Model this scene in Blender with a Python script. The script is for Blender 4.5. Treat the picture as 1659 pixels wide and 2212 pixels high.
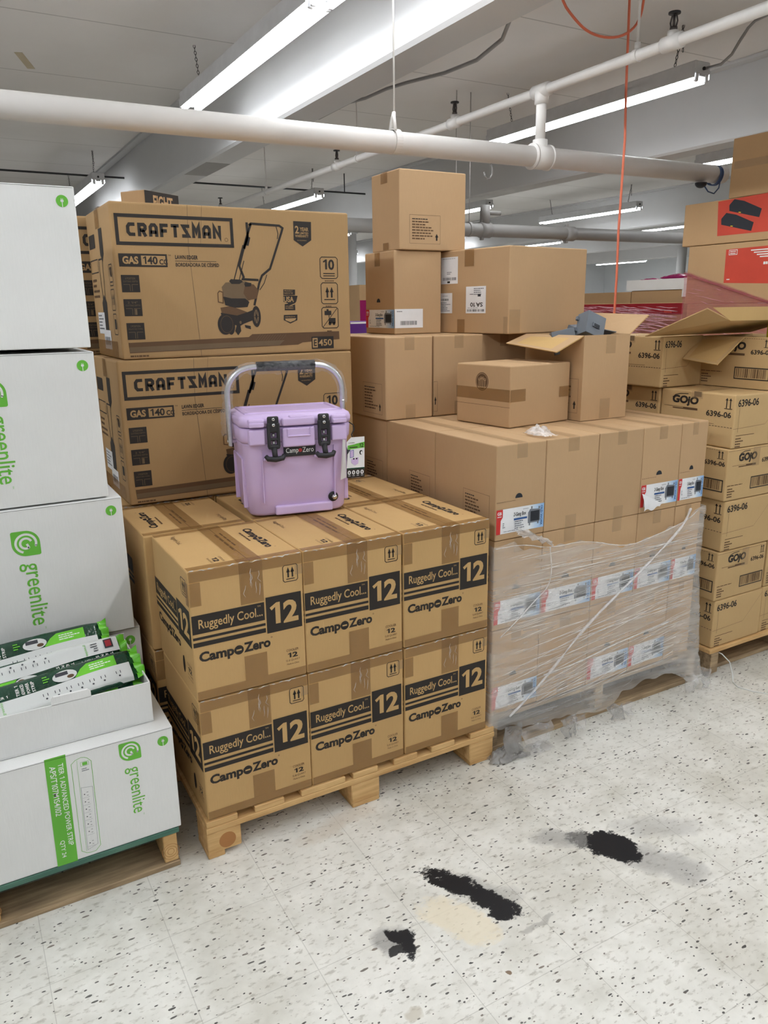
import bpy, bmesh, math, random
import numpy as np
from mathutils import Vector, Matrix, noise

rnd = random.Random(7)
SC = bpy.context.scene
COL = SC.collection
for o in list(bpy.data.objects):
    bpy.data.objects.remove(o, do_unlink=True)

# ------------------------------------------------------------------ camera, world, exposure
cam_d = bpy.data.cameras.new('camera')
cam = bpy.data.objects.new('camera', cam_d)
COL.objects.link(cam)
FW = Vector((0.47460465, 0.84214342, -0.25601737))
RT = Vector((0.86930522, -0.49408504, -0.01372628))
UP = Vector((0.13805385, 0.21604268, 0.96657472))
mw = Matrix((RT, UP, -FW)).transposed().to_4x4()
mw.translation = Vector((0, 0, 1.65))
cam.matrix_world = mw
cam_d.sensor_fit = 'VERTICAL'
cam_d.sensor_height = 36.0
cam_d.lens = 1659.3 * 36.0 / 2212.0
cam_d.clip_start = 0.05
cam_d.clip_end = 100
SC.camera = cam
world = bpy.data.worlds.new('world')
SC.world = world
world.use_nodes = True
world.node_tree.nodes['Background'].inputs[0].default_value = (0.8, 0.85, 0.9, 1)
world.node_tree.nodes['Background'].inputs[1].default_value = 0.05
SC.view_settings.view_transform = 'Standard'
SC.view_settings.look = 'None'
SC.view_settings.exposure = 0.52
SC.view_settings.gamma = 1.0
SC.view_settings.use_curve_mapping = False
TUBE_POWER = 22.0          # emission of the fluorescent tubes
TUBE_COLOR = (0.93, 0.97, 1.0, 1)

# ------------------------------------------------------------------ materials
def srgb(r, g, b):
    f = lambda c: (c / 255 / 12.92) if c / 255 <= 0.04045 else ((c / 255 + 0.055) / 1.055) ** 2.4
    return (f(r), f(g), f(b), 1)

class NT:
    def __init__(s, name):
        s.m = bpy.data.materials.new(name)
        s.m.use_nodes = True
        s.t = s.m.node_tree
        s.b = s.t.nodes['Principled BSDF']
        s.out = s.t.nodes['Material Output']
    def n(s, typ, **kw):
        x = s.t.nodes.new(typ)
        for k, v in kw.items():
            if k.startswith('i_'):
                x.inputs[k[2:].replace('_', ' ')].default_value = v
            else:
                setattr(x, k, v)
        return x
    def l(s, a, b):
        s.t.links.new(a, b)
    def math(s, op, a, b=None, clamp=False):
        x = s.n('ShaderNodeMath', operation=op, use_clamp=clamp)
        for i, v in enumerate((a, b)):
            if v is None: continue
            if isinstance(v, (int, float)): x.inputs[i].default_value = v
            else: s.l(v, x.inputs[i])
        return x.outputs[0]
    def ramp(s, fac, stops):
        x = s.n('ShaderNodeValToRGB')
        e = x.color_ramp.elements
        while len(e) < len(stops): e.new(0.5)
        for i, (p, c) in enumerate(stops):
            e[i].position = p
            e[i].color = c if len(c) == 4 else tuple(c) + (1,)
        s.l(fac, x.inputs[0])
        return x.outputs[0]
    def mix(s, fac, a, b, typ='MIX'):
        x = s.n('ShaderNodeMix', data_type='RGBA', blend_type=typ)
        for i, v in ((0, fac), (6, a), (7, b)):
            if isinstance(v, (int, float, tuple)): x.inputs[i].default_value = v
            else: s.l(v, x.inputs[i])
        return x.outputs[2]
    def coord(s, scale=(1, 1, 1), rot=(0, 0, 0), loc=(0, 0, 0), kind='Object'):
        tc = s.n('ShaderNodeTexCoord')
        mp = s.n('ShaderNodeMapping')
        mp.inputs['Scale'].default_value = scale
        mp.inputs['Rotation'].default_value = rot
        mp.inputs['Location'].default_value = loc
        s.l(tc.outputs[kind], mp.inputs[0])
        return mp.outputs[0]
    def noise(s, vec, scale, detail=3, rough=0.5):
        x = s.n('ShaderNodeTexNoise')
        x.inputs['Scale'].default_value = scale
        x.inputs['Detail'].default_value = detail
        x.inputs['Roughness'].default_value = rough
        s.l(vec, x.inputs['Vector'])
        return x.outputs[0]
    def bump(s, h, strength=0.2, dist=0.002):
        x = s.n('ShaderNodeBump')
        x.inputs['Strength'].default_value = strength
        x.inputs['Distance'].default_value = dist
        s.l(h, x.inputs['Height'])
        s.l(x.outputs[0], s.b.inputs['Normal'])
        return x.outputs[0]

def plain(name, col, rough=0.6, metal=0.0, var=0.06, scale=9.0, spec=0.4, bump=0.0):
    t = NT(name)
    c = t.coord()
    n = t.noise(c, scale, 4)
    dark = tuple(x * (1 - var) for x in col[:3]) + (1,)
    light = tuple(min(1, x * (1 + var)) for x in col[:3]) + (1,)
    t.l(t.ramp(n, [(0.3, dark), (0.7, light)]), t.b.inputs['Base Color'])
    t.b.inputs['Roughness'].default_value = rough
    t.b.inputs['Metallic'].default_value = metal
    t.b.inputs['Specular IOR Level'].default_value = spec
    if bump:
        t.bump(t.noise(c, scale * 6, 3), bump, 0.002)
    return t.m

def cardboard(name, col):
    t = NT(name)
    c = t.coord()
    big = t.noise(c, 2.2, 3)
    fine = t.noise(t.coord(scale=(60, 60, 6)), 4, 3)
    oi = t.n('ShaderNodeObjectInfo')
    k = t.math('ADD', t.math('MULTIPLY', big, 0.22), t.math('MULTIPLY', fine, 0.07))
    k = t.math('ADD', k, t.math('MULTIPLY', oi.outputs['Random'], 0.08))
    k = t.math('ADD', k, 0.80)
    cc = t.n('ShaderNodeCombineColor')
    for i in range(3): t.l(k, cc.inputs[i])
    t.l(t.mix(1.0, col, cc.outputs[0], 'MULTIPLY'), t.b.inputs['Base Color'])
    t.b.inputs['Roughness'].default_value = 0.72
    t.b.inputs['Specular IOR Level'].default_value = 0.25
    h = t.math('ADD', t.math('MULTIPLY', t.noise(c, 7, 2), 1.0), t.math('MULTIPLY', fine, 0.08))
    t.bump(h, 0.35, 0.012)
    return t.m

def tape_mat(name, col, alpha=0.55):
    t = NT(name)
    c = t.coord()
    n = t.noise(c, 38, 4, 0.65)
    w = t.n('ShaderNodeTexVoronoi', feature='DISTANCE_TO_EDGE'); w.inputs['Scale'].default_value = 22
    t.l(c, w.inputs['Vector'])
    h = t.math('ADD', n, t.math('MULTIPLY', t.math('MINIMUM', w.outputs[0], 0.25), -1.5))
    t.b.inputs['Base Color'].default_value = col
    t.b.inputs['Roughness'].default_value = 0.2
    t.b.inputs['Alpha'].default_value = alpha
    t.b.inputs['Specular IOR Level'].default_value = 0.6
    t.bump(h, 0.5, 0.006)
    return t.m

def film_mat(name, col, a0, a1, scale=(3, 3, 30), rough=0.25, bump=0.6, rot=(0, 0, 0)):
    t = NT(name)
    c = t.coord(scale=scale, rot=rot)
    n = t.noise(c, 3.0, 5, 0.6)
    n2 = t.noise(t.coord(), 3.5, 3)
    f = t.math('ADD', t.math('MULTIPLY', n, 0.7), t.math('MULTIPLY', n2, 0.5))
    a = t.ramp(f, [(0.42, (a0,) * 3), (0.78, (a1,) * 3)])
    t.b.inputs['Base Color'].default_value = col
    t.b.inputs['Roughness'].default_value = rough
    t.b.inputs['Specular IOR Level'].default_value = 0.7
    t.l(a, t.b.inputs['Alpha'])
    t.bump(n, bump, 0.012)
    return t.m

def wood_mat(name, a, b):
    t = NT(name)
    c = t.coord(scale=(3, 30, 30))
    n = t.noise(c, 1.6, 5, 0.6)
    n2 = t.noise(t.coord(), 4, 3)
    f = t.math('ADD', t.math('MULTIPLY', n, 0.75), t.math('MULTIPLY', n2, 0.25))
    t.l(t.ramp(f, [(0.3, b), (0.65, a)]), t.b.inputs['Base Color'])
    t.b.inputs['Roughness'].default_value = 0.75
    t.bump(n, 0.25, 0.004)
    return t.m

def emit_mat(name, col, power):
    t = NT(name)
    e = t.n('ShaderNodeEmission')
    e.inputs[0].default_value = col
    e.inputs[1].default_value = power
    t.l(e.outputs[0], t.out.inputs[0])
    return t.m

K = {}
K['cb_cooler'] = cardboard('cardboard_gold', srgb(200, 163, 110))
K['cb_mower'] = cardboard('cardboard_tan', srgb(172, 139, 97))
K['cb_gang'] = cardboard('cardboard_pinkish', srgb(192, 159, 121))
K['cb_soap'] = cardboard('cardboard_yellow', srgb(200, 168, 120))
K['cb_plain'] = cardboard('cardboard_plain', srgb(190, 155, 114))
K['cb_in'] = cardboard('cardboard_inside', srgb(200, 165, 110))
K['cb_white'] = cardboard('white_card', srgb(232, 232, 230))
K['cb_seam'] = plain('seam_shadow_gap', srgb(70, 48, 28), 0.9)
K['white_seam'] = plain('white_seam', srgb(120, 120, 118), 0.9)
K['ink'] = plain('black_ink', srgb(42, 36, 32), 0.6)
K['ink_soft'] = plain('brown_ink', srgb(98, 72, 48), 0.7)
K['ink_grey'] = plain('grey_ink', srgb(112, 92, 68), 0.7)
K['green'] = plain('green_ink', srgb(104, 184, 62), 0.5)
K['white_ink'] = plain('white_ink', srgb(236, 238, 234), 0.5)
K['tape'] = tape_mat('brown_packing_tape', srgb(150, 108, 58), 0.5)
K['tape_clear'] = tape_mat('clear_packing_tape', srgb(190, 160, 120), 0.3)
K['sticker'] = plain('white_sticker', srgb(236, 236, 238), 0.35)
K['red'] = plain('red_print', srgb(205, 52, 48), 0.4)
K['blue'] = plain('blue_print', srgb(52, 92, 150), 0.4)
K['lblue'] = plain('light_blue_print', srgb(150, 190, 230), 0.4)
K['dgrey'] = plain('dark_grey_print', srgb(62, 64, 70), 0.4)
K['mgrey'] = plain('mid_grey_print', srgb(120, 124, 132), 0.4)
K['orange'] = plain('orange_red_print', srgb(206, 72, 52), 0.5)
K['film'] = film_mat('clear_stretch_film', srgb(255, 253, 250), 0.15, 0.38, (1.5, 1.5, 14), 0.16, 0.6)
K['film_rope'] = film_mat('twisted_film', srgb(244, 242, 242), 0.25, 0.7, (8, 8, 8))
K['pink_wrinkle'] = film_mat('pink_film_wrinkles', srgb(240, 190, 200), 0.3, 0.8, (6, 6, 6), 0.2, 0.2)
K['film_dirty'] = film_mat('dirty_film_scrap', srgb(150, 148, 146), 0.3, 0.75, (6, 6, 6), 0.2, 0.5)
K['film_wrinkle'] = film_mat('film_wrinkles', srgb(255, 255, 255), 0.35, 0.8, (6, 6, 6), 0.25, 0.2)
K['film_scrap'] = film_mat('grey_film_scrap', srgb(206, 204, 204), 0.15, 0.5, (6, 6, 6), 0.2, 0.5)
K['pink_film'] = film_mat('pink_stretch_film', srgb(186, 84, 98), 0.30, 0.55, (1.5, 2, 26), 0.2, 1.0)
K['magenta'] = plain('magenta_plastic', srgb(150, 30, 92), 0.25)
K['crinkle'] = film_mat('crinkled_clear_plastic', srgb(240, 240, 242), 0.02, 0.20, (30, 30, 30), 0.1, 1.0)
K['wood'] = wood_mat('pine_wood', srgb(226, 188, 130), srgb(188, 142, 86))
K['wood_old'] = wood_mat('weathered_wood', srgb(190, 164, 128), srgb(112, 92, 70))
K['wood_green'] = wood_mat('green_painted_wood', srgb(90, 128, 110), srgb(52, 96, 82))
K['knot'] = plain('wood_knot', srgb(176, 122, 72), 0.8)
K['lilac'] = plain('lilac_plastic', srgb(214, 190, 232), 0.42, 0, 0.02, 5, 0.4, 0.03)
K['rubber'] = plain('black_rubber', srgb(46, 45, 48), 0.5)
K['foam'] = plain('black_foam_grip', srgb(42, 43, 46), 0.45, 0, 0.2, 60, 0.6, 0.4)
K['alu'] = plain('brushed_aluminium', srgb(216, 218, 222), 0.32, 0.9)
K['steel'] = plain('shiny_steel', srgb(225, 225, 228), 0.2, 1.0)
K['steel_dark'] = plain('dark_chain_steel', srgb(84, 78, 76), 0.5, 0.6)
K['pipe_grey'] = plain('shaded_pipe_grey', srgb(142, 139, 136), 0.5, 0, 0.05, 4)  # lack of light on the rear pipe painted in as darker grey
K['pipe'] = plain('white_painted_pipe', srgb(214, 210, 206), 0.45, 0, 0.05, 4)
K['paint'] = plain('white_ceiling_paint', srgb(184, 180, 177), 0.75, 0, 0.03, 1.5)
K['beam'] = plain('white_beam_paint', srgb(196, 195, 195), 0.7, 0, 0.03, 1.5)
K['wall'] = plain('white_wall_paint', srgb(222, 224, 226), 0.75, 0, 0.03, 1.0)
K['housing'] = plain('white_enamel_housing', srgb(206, 206, 208), 0.4)
K['tube'] = emit_mat('lit_fluorescent_tube', TUBE_COLOR, TUBE_POWER)
K['cord'] = plain('orange_cord_rubber', srgb(228, 122, 92), 0.5)
K['flex'] = plain('grey_flex_conduit', srgb(150, 148, 146), 0.4, 0.4)
K['blackm'] = plain('black_metal', srgb(40, 40, 42), 0.5)
K['bluecable'] = plain('blue_cable', srgb(72, 92, 130), 0.5)
K['pvc_grey'] = plain('grey_plastic', srgb(108, 114, 122), 0.45)
K['pvc_black'] = plain('black_plastic', srgb(36, 40, 48), 0.45)
K['bag'] = plain('dark_green_bag', srgb(20, 62, 44), 0.12, 0, 0.25, 14, 0.8, 0.9)
K['bag_fin'] = plain('bright_green_bag', srgb(110, 200, 50), 0.3, 0, 0.1, 14, 0.6, 0.4)
K['strip'] = plain('white_strip_print', srgb(214, 216, 214), 0.3, 0, 0.03, 8, 0.6, 0.2)
K['purple'] = plain('purple_card', srgb(88, 40, 128), 0.5)
K['yellow'] = plain('yellow_card', srgb(225, 205, 40), 0.5)
K['tape_old'] = plain('yellowed_tape', srgb(186, 172, 146), 0.7)
K['crimson'] = plain('crimson_card', srgb(150, 24, 34), 0.5)
K['tagcord'] = plain('tag_cord', srgb(25, 25, 25), 0.6)

def floor_material():
    t = NT('vinyl_floor_tiles')
    tc = t.n('ShaderNodeTexCoord')
    P = tc.outputs['Object']
    sep = t.n('ShaderNodeSeparateXYZ'); t.l(P, sep.inputs[0])
    X, Y = sep.outputs[0], sep.outputs[1]
    base = t.ramp(t.noise(P, 9, 5, 0.65), [(0.3, srgb(228, 226, 218)), (0.7, srgb(244, 242, 235))])
    mott = t.ramp(t.noise(t.coord(scale=(1, 2.2, 1), rot=(0, 0, 0.5)), 34, 4, 0.6), [(0.33, srgb(205, 202, 196)), (0.45, (1, 1, 1, 1))])
    col = t.mix(0.75, base, mott, 'MULTIPLY')
    dirt = t.ramp(t.noise(P, 1.7, 5, 0.7), [(0.34, srgb(204, 200, 190)), (0.55, (1, 1, 1, 1))])
    col = t.mix(0.6, col, dirt, 'MULTIPLY')
    # black chips: stretched voronoi cells in three directions
    for rot, sc, r0, r1, thr, seed in ((0.35, (34, 88, 1), 0.05, 0.18, 0.925, 0.0), (1.25, (30, 96, 1), 0.045, 0.17, 0.925, 3.1), (2.3, (46, 92, 1), 0.05, 0.15, 0.92, 7.7), (0.9, (100, 140, 1), 0.08, 0.2, 0.90, 1.3)):
        v = t.n('ShaderNodeTexVoronoi', voronoi_dimensions='2D')
        v.inputs['Scale'].default_value = 0.62
        wob = t.n('ShaderNodeVectorMath', operation='ADD')
        t.l(t.coord(scale=sc, rot=(0, 0, rot), loc=(seed, seed * 2, 0)), wob.inputs[0])
        nz = t.n('ShaderNodeTexNoise'); nz.inputs['Scale'].default_value = 60
        t.l(P, nz.inputs['Vector'])
        sc2 = t.n('ShaderNodeVectorMath', operation='SCALE'); sc2.inputs['Scale'].default_value = 0.35
        t.l(nz.outputs['Color'], sc2.inputs[0])
        t.l(sc2.outputs[0], wob.inputs[1])
        t.l(wob.outputs[0], v.inputs['Vector'])
        sc3 = t.n('ShaderNodeSeparateColor'); t.l(v.outputs['Color'], sc3.inputs[0])
        size = t.math('MULTIPLY', sc3.outputs[1], r1)
        inside = t.math('LESS_THAN', v.outputs['Distance'], t.math('ADD', size, r0 * 0.5))
        keep = t.math('GREATER_THAN', sc3.outputs[0], thr)
        m = t.math('MULTIPLY', inside, keep)
        tone = t.ramp(sc3.outputs[2], [(0.0, srgb(44, 42, 42)), (0.7, srgb(84, 80, 78)), (1.0, srgb(132, 120, 108))])
        col = t.mix(t.math('MULTIPLY', m, 0.92), col, tone)
    # tile joints (305 mm tiles)
    def joint(v, off):
        f = t.math('FRACT', t.math('DIVIDE', t.math('SUBTRACT', v, off), 0.3048))
        d = t.math('ABSOLUTE', t.math('SUBTRACT', f, 0.5))
        return t.math('GREATER_THAN', d, 0.4965)
    j = t.math('MAXIMUM', joint(X, 0.937), joint(Y, 1.50))
    col = t.mix(t.math('MULTIPLY', j, 0.30), col, srgb(120, 112, 100))
    # worn stains with a shape of their own: (x, y, angle, half length, half width, softness, colour, strength)
    nse = t.noise(t.coord(scale=(1, 1.6, 1), rot=(0, 0, 0.5)), 75, 6, 0.75)
    nse2 = t.noise(P, 22, 4, 0.6)
    wv = t.n('ShaderNodeTexNoise'); wv.inputs['Scale'].default_value = 16; wv.inputs['Detail'].default_value = 3
    t.l(P, wv.inputs['Vector'])
    wm = t.n('ShaderNodeVectorMath', operation='MULTIPLY_ADD')
    t.l(wv.outputs['Color'], wm.inputs[0]); wm.inputs[1].default_value = (0.07, 0.07, 0); wm.inputs[2].default_value = (-0.035, -0.035, 0)
    wa = t.n('ShaderNodeVectorMath', operation='ADD'); t.l(P, wa.inputs[0]); t.l(wm.outputs[0], wa.inputs[1])
    def stain(x, y, ang, hl, hw, soft, colr, k, ragged=0.8):
        mp = t.n('ShaderNodeMapping', vector_type='TEXTURE')
        mp.inputs['Location'].default_value = (x, y, 0)
        mp.inputs['Rotation'].default_value = (0, 0, ang)
        mp.inputs['Scale'].default_value = (hl, hw, 1)
        t.l(wa.outputs[0], mp.inputs[0])
        s = t.n('ShaderNodeSeparateXYZ'); t.l(mp.outputs[0], s.inputs[0])
        ax = t.math('POWER', t.math('ABSOLUTE', s.outputs[0]), 3.5)
        ay = t.math('POWER', t.math('ABSOLUTE', s.outputs[1]), 2.5)
        d = t.math('ADD', ax, ay)
        d = t.math('ADD', d, t.math('MULTIPLY', t.math('SUBTRACT', nse, 0.5), ragged))
        d = t.math('ADD', d, t.math('MULTIPLY', t.math('SUBTRACT', nse2, 0.5), ragged * 0.8))
        f = t.ramp(d, [(max(0, 0.9 - soft), (1, 1, 1, 1)), (min(1.0, 0.95 + soft * 0.1), (0, 0, 0, 1))])
        nonlocal col
        col = t.mix(t.math('MULTIPLY', f, k), col, colr)
    blk = srgb(26, 27, 31)
    stain(1.165, 1.505, -0.9, 0.13, 0.055, 0.85, srgb(120, 118, 118), 0.4, 0.7)
    stain(1.60, 1.50, -0.9, 0.10, 0.045, 0.5, srgb(50, 50, 52), 0.8, 2.6)
    stain(1.517, 1.571, -0.535, 0.10, 0.05, 0.7, srgb(132, 130, 128), 0.5, 0.5)
    stain(1.70, 1.33, -1.0, 0.16, 0.075, 0.85, srgb(120, 118, 118), 0.5, 0.6)
    stain(1.83, 1.45, -0.5, 0.16, 0.06, 0.85, srgb(150, 148, 146), 0.4, 0.6)
    stain(0.84, 1.49, -0.2, 0.058, 0.06, 0.75, srgb(118, 116, 116), 0.6, 0.5)
    stain(1.042, 1.45, -1.1, 0.13, 0.062, 0.5, srgb(238, 226, 200), 0.75, 1.2)
    stain(1.052, 1.237, 0.3, 0.007, 0.0065, 0.3, srgb(120, 92, 62), 0.9, 0.3)
    stain(0.775, 1.271, 0.3, 0.02, 0.016, 0.7, srgb(190, 180, 160), 0.6, 0.6)
    stain(0.776, 2.147, -0.3, 0.03, 0.0022, 0.3, srgb(52, 48, 46), 0.95, 0.3)
    stain(1.22, 1.33, 0.1, 0.06, 0.012, 0.7, srgb(150, 146, 140), 0.5, 0.9)
    stain(0.93, 2.0, 0.2, 0.16, 0.05, 0.9, srgb(214, 200, 182), 0.5, 0.8)
    stain(1.13, 1.53, -1.086, 0.172, 0.040, 0.25, blk, 1.0, 3.0)
    stain(1.172, 1.415, -0.9, 0.045, 0.036, 0.25, blk, 1.0, 3.0)
    stain(1.632, 1.455, -1.0, 0.088, 0.066, 0.15, blk, 1.0, 1.6)
    stain(0.867, 1.468, -1.45, 0.062, 0.027, 0.25, blk, 1.0, 2.4)
    stain(0.842, 1.445, -0.2, 0.036, 0.017, 0.25, blk, 0.95, 1.6)
    t.l(col, t.b.inputs['Base Color'])
    t.b.inputs['Roughness'].default_value = 0.42
    t.b.inputs['Specular IOR Level'].default_value = 0.35
    t.bump(t.noise(P, 14, 3), 0.06, 0.004)
    return t.m
K['floor'] = floor_material()

def ceiling_material():
    t = NT('ceiling_boards')
    tc = t.n('ShaderNodeTexCoord'); P = tc.outputs['Object']
    sep = t.n('ShaderNodeSeparateXYZ'); t.l(P, sep.inputs[0])
    f = t.math('FRACT', t.math('DIVIDE', t.math('SUBTRACT', sep.outputs[1], 4.07), 1.432))
    j = t.math('GREATER_THAN', t.math('ABSOLUTE', t.math('SUBTRACT', f, 0.5)), 0.4955)
    j = t.math('SUBTRACT', 1.0, j)
    base = t.ramp(t.noise(P, 0.8, 4), [(0.3, srgb(214, 209, 205)), (0.7, srgb(224, 220, 217))])
    g = t.math('ABSOLUTE', t.math('SUBTRACT', t.math('FRACT', t.math('DIVIDE', t.math('SUBTRACT', sep.outputs[1], 4.77), 1.432)), 0.0))
    k = t.math('LESS_THAN', g, 0.011)
    t.l(t.mix(t.math('MULTIPLY', k, 0.45), base, srgb(120, 114, 110)), t.b.inputs['Base Color'])
    t.b.inputs['Roughness'].default_value = 0.8
    return t.m
K['ceiling'] = ceiling_material()

# ------------------------------------------------------------------ geometry helpers
class MB:
    """collects shapes and links them as one mesh object"""
    def __init__(s):
        s.v = []; s.f = []; s.mi = []; s.sm = []; s.mats = []
    def mat(s, key):
        if key not in s.mats: s.mats.append(key)
        return s.mats.index(key)
    def add(s, verts, faces, key, smooth=False, M=None):
        b = len(s.v)
        if M is not None: verts = [M @ Vector(p) for p in verts]
        s.v += [tuple(p) for p in verts]
        m = s.mat(key)
        for f in faces:
            s.f.append([b + i for i in f]); s.mi.append(m); s.sm.append(smooth)
    def box(s, x0, y0, z0, x1, y1, z1, key, M=None):
        v = [(x, y, z) for z in (z0, z1) for y in (y0, y1) for x in (x0, x1)]
        s.add(v, [(0, 2, 3, 1), (4, 5, 7, 6), (0, 1, 5, 4), (1, 3, 7, 5), (3, 2, 6, 7), (2, 0, 4, 6)], key, False, M)
    def bevbox(s, x0, y0, z0, x1, y1, z1, key, r=0.004, seg=2, M=None, jit=0.0, seed=0):
        bm = bmesh.new()
        bmesh.ops.create_cube(bm, size=1.0)
        rr = random.Random(seed)
        for v in bm.verts:
            v.co = Vector((x0 + (v.co.x + .5) * (x1 - x0) + rr.uniform(-jit, jit), y0 + (v.co.y + .5) * (y1 - y0) + rr.uniform(-jit, jit), z0 + (v.co.z + .5) * (z1 - z0)))
        bmesh.ops.bevel(bm, geom=bm.edges[:], offset=r, segments=seg, profile=0.5, affect='EDGES')
        s.add_bm(bm, key, False, M)
    def add_bm(s, bm, key, smooth=False, M=None):
        bm.verts.index_update()
        s.add([v.co.copy() for v in bm.verts], [[v.index for v in f.verts] for f in bm.faces], key, smooth, M)
        bm.free()
    def tube(s, pts, r, key, n=10, caps=True, M=None, closed=False):
        pts = [Vector(p) for p in pts]
        rings = []
        up = None
        N = len(pts)
        for i, p in enumerate(pts):
            if closed: d = pts[(i + 1) % N] - pts[i - 1]
            else: d = (pts[min(i + 1, N - 1)] - pts[max(i - 1, 0)])
            d.normalize()
            if up is None:
                up = Vector((0, 0, 1)) if abs(d.z) < 0.9 else Vector((1, 0, 0))
            a = d.cross(up).normalized(); b = a.cross(d).normalized(); up = b
            rad = r[i] if isinstance(r, (list, tuple)) else r
            rings.append([p + (a * math.cos(2 * math.pi * k / n) + b * math.sin(2 * math.pi * k / n)) * rad for k in range(n)])
        v = [q for ring in rings for q in ring]
        f = []
        for i in range(N if closed else N - 1):
            j = (i + 1) % N
            for k in range(n):
                f.append((i * n + k, i * n + (k + 1) % n, j * n + (k + 1) % n, j * n + k))
        if caps and not closed:
            f.append(list(range(n))[::-1]); f.append([(N - 1) * n + k for k in range(n)])
        s.add(v, f, key, True, M)
    def loft(s, rings, key, smooth=True, M=None):
        n = len(rings[0]); v = [p for r in rings for p in r]; f = []
        for i in range(len(rings) - 1):
            for k in range(n):
                f.append((i * n + k, i * n + (k + 1) % n, (i + 1) * n + (k + 1) % n, (i + 1) * n + k))
        f.append(list(range(n))[::-1]); f.append([(len(rings) - 1) * n + k for k in range(n)])
        s.add(v, f, key, smooth, M)
    def sheet(s, fn, nu, nv, key, smooth=True):
        v = [fn(i / nu, j / nv) for j in range(nv + 1) for i in range(nu + 1)]
        f = [(j * (nu + 1) + i, j * (nu + 1) + i + 1, (j + 1) * (nu + 1) + i + 1, (j + 1) * (nu + 1) + i) for j in range(nv) for i in range(nu)]
        s.add(v, f, key, smooth)
    # --- flat printing on a face
    def poly(s, F, pts, key, lay=0):
        s.add([F.at(a, b, lay) for a, b in pts], [list(range(len(pts)))], key)
    def rect(s, F, x0, y0, x1, y1, key, lay=0):
        s.poly(F, [(x0, y0), (x1, y0), (x1, y1), (x0, y1)], key, lay)
    def stroke(s, F, pts, w, key, lay=0, closed=False):
        P = [Vector(p) for p in pts]
        N = len(P); L = []; R = []
        for i in range(N):
            a = P[i - 1] if (i > 0 or closed) else None
            b = P[(i + 1) % N] if (i < N - 1 or closed) else None
            d1 = (P[i] - a).normalized() if a is not None else None
            d2 = (b - P[i]).normalized() if b is not None else None
            d1 = d1 or d2; d2 = d2 or d1
            n1 = Vector((-d1.y, d1.x)); n2 = Vector((-d2.y, d2.x))
            m = (n1 + n2)
            if m.length < 1e-6: m = n1
            m.normalize()
            k = (w / 2) / max(0.35, m.dot(n1))
            L.append(P[i] + m * k); R.append(P[i] - m * k)
        for i in range(N if closed else N - 1):
            j = (i + 1) % N
            s.poly(F, [R[i], R[j], L[j], L[i]], key, lay)
    def frame(s, F, x0, y0, x1, y1, w, key, lay=0, ch=0):
        h = w / 2
        x0 += h; y0 += h; x1 -= h; y1 -= h
        if ch:
            pts = [(x0 + ch, y0), (x1 - ch, y0), (x1, y0 + ch), (x1, y1 - ch), (x1 - ch, y1), (x0 + ch, y1), (x0, y1 - ch), (x0, y0 + ch)]
        else: pts = [(x0, y0), (x1, y0), (x1, y1), (x0, y1)]
        s.stroke(F, pts, w, key, lay, True)
    def disc(s, F, x, y, rx, ry, key, lay=0, n=20):
        s.poly(F, [(x + rx * math.cos(2 * math.pi * k / n), y + ry * math.sin(2 * math.pi * k / n)) for k in range(n)], key, lay)
    def ring(s, F, x, y, r, w, key, lay=0, n=22, a0=0, a1=None, asp=1.0):
        full = a1 is None
        if full: a1 = 2 * math.pi
        pts = [(x + r * math.cos(a0 + (a1 - a0) * k / n), y + asp * r * math.sin(a0 + (a1 - a0) * k / n)) for k in range(n if full else n + 1)]
        s.stroke(F, pts, w, key, lay, full)
    def text(s, F, string, x, y, w, h, key, lay=0, rot=0, bold=0.0, shear=0.0):
        """fit the string's own box into w by h with its lower left corner at x, y (before turning by rot about x, y)"""
        V, fs = text_mesh(string, bold)
        x0 = min(p[0] for p in V); x1 = max(p[0] for p in V); y0 = min(p[1] for p in V); y1 = max(p[1] for p in V)
        if h is None: h = w * (y1 - y0) / (x1 - x0)
        if w is None: w = h * (x1 - x0) / (y1 - y0)
        c, sn = math.cos(rot), math.sin(rot)
        out = []
        for p in V:
            a = (p[0] - x0) / (x1 - x0) * w; b = (p[1] - y0) / (y1 - y0) * h
            a += shear * b
            out.append(F.at(x + c * a - sn * b, y + sn * a + c * b, lay))
        s.add(out, fs, key)
    def build(s, name, parent=None, loc=None):
        me = bpy.data.meshes.new(name)
        me.from_pydata(s.v, [], s.f)
        for k in s.mats: me.materials.append(K[k])
        me.polygons.foreach_set('material_index', s.mi)
        me.polygons.foreach_set('use_smooth', s.sm)
        me.update()
        o = bpy.data.objects.new(name, me)
        COL.objects.link(o)
        if parent: o.parent = parent
        if loc is not None: o.location = loc
        return o

class Face:
    """a flat face: origin, along, up; prints sit a fraction of a millimetre off it"""
    def __init__(s, o, u, v):
        s.o = Vector(o); s.u = Vector(u).normalized(); s.v = Vector(v).normalized(); s.n = s.u.cross(s.v)
    def at(s, a, b, lay=0):
        return s.o + s.u * a + s.v * b + s.n * (0.0005 + 0.00035 * lay)
def front(w, d, h): return Face((0, 0, 0), (1, 0, 0), (0, 0, 1))
def left(w, d, h): return Face((0, d, 0), (0, -1, 0), (0, 0, 1))
def right(w, d, h): return Face((w, 0, 0), (0, 1, 0), (0, 0, 1))
def top(w, d, h): return Face((0, 0, h), (1, 0, 0), (0, 1, 0))

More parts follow.
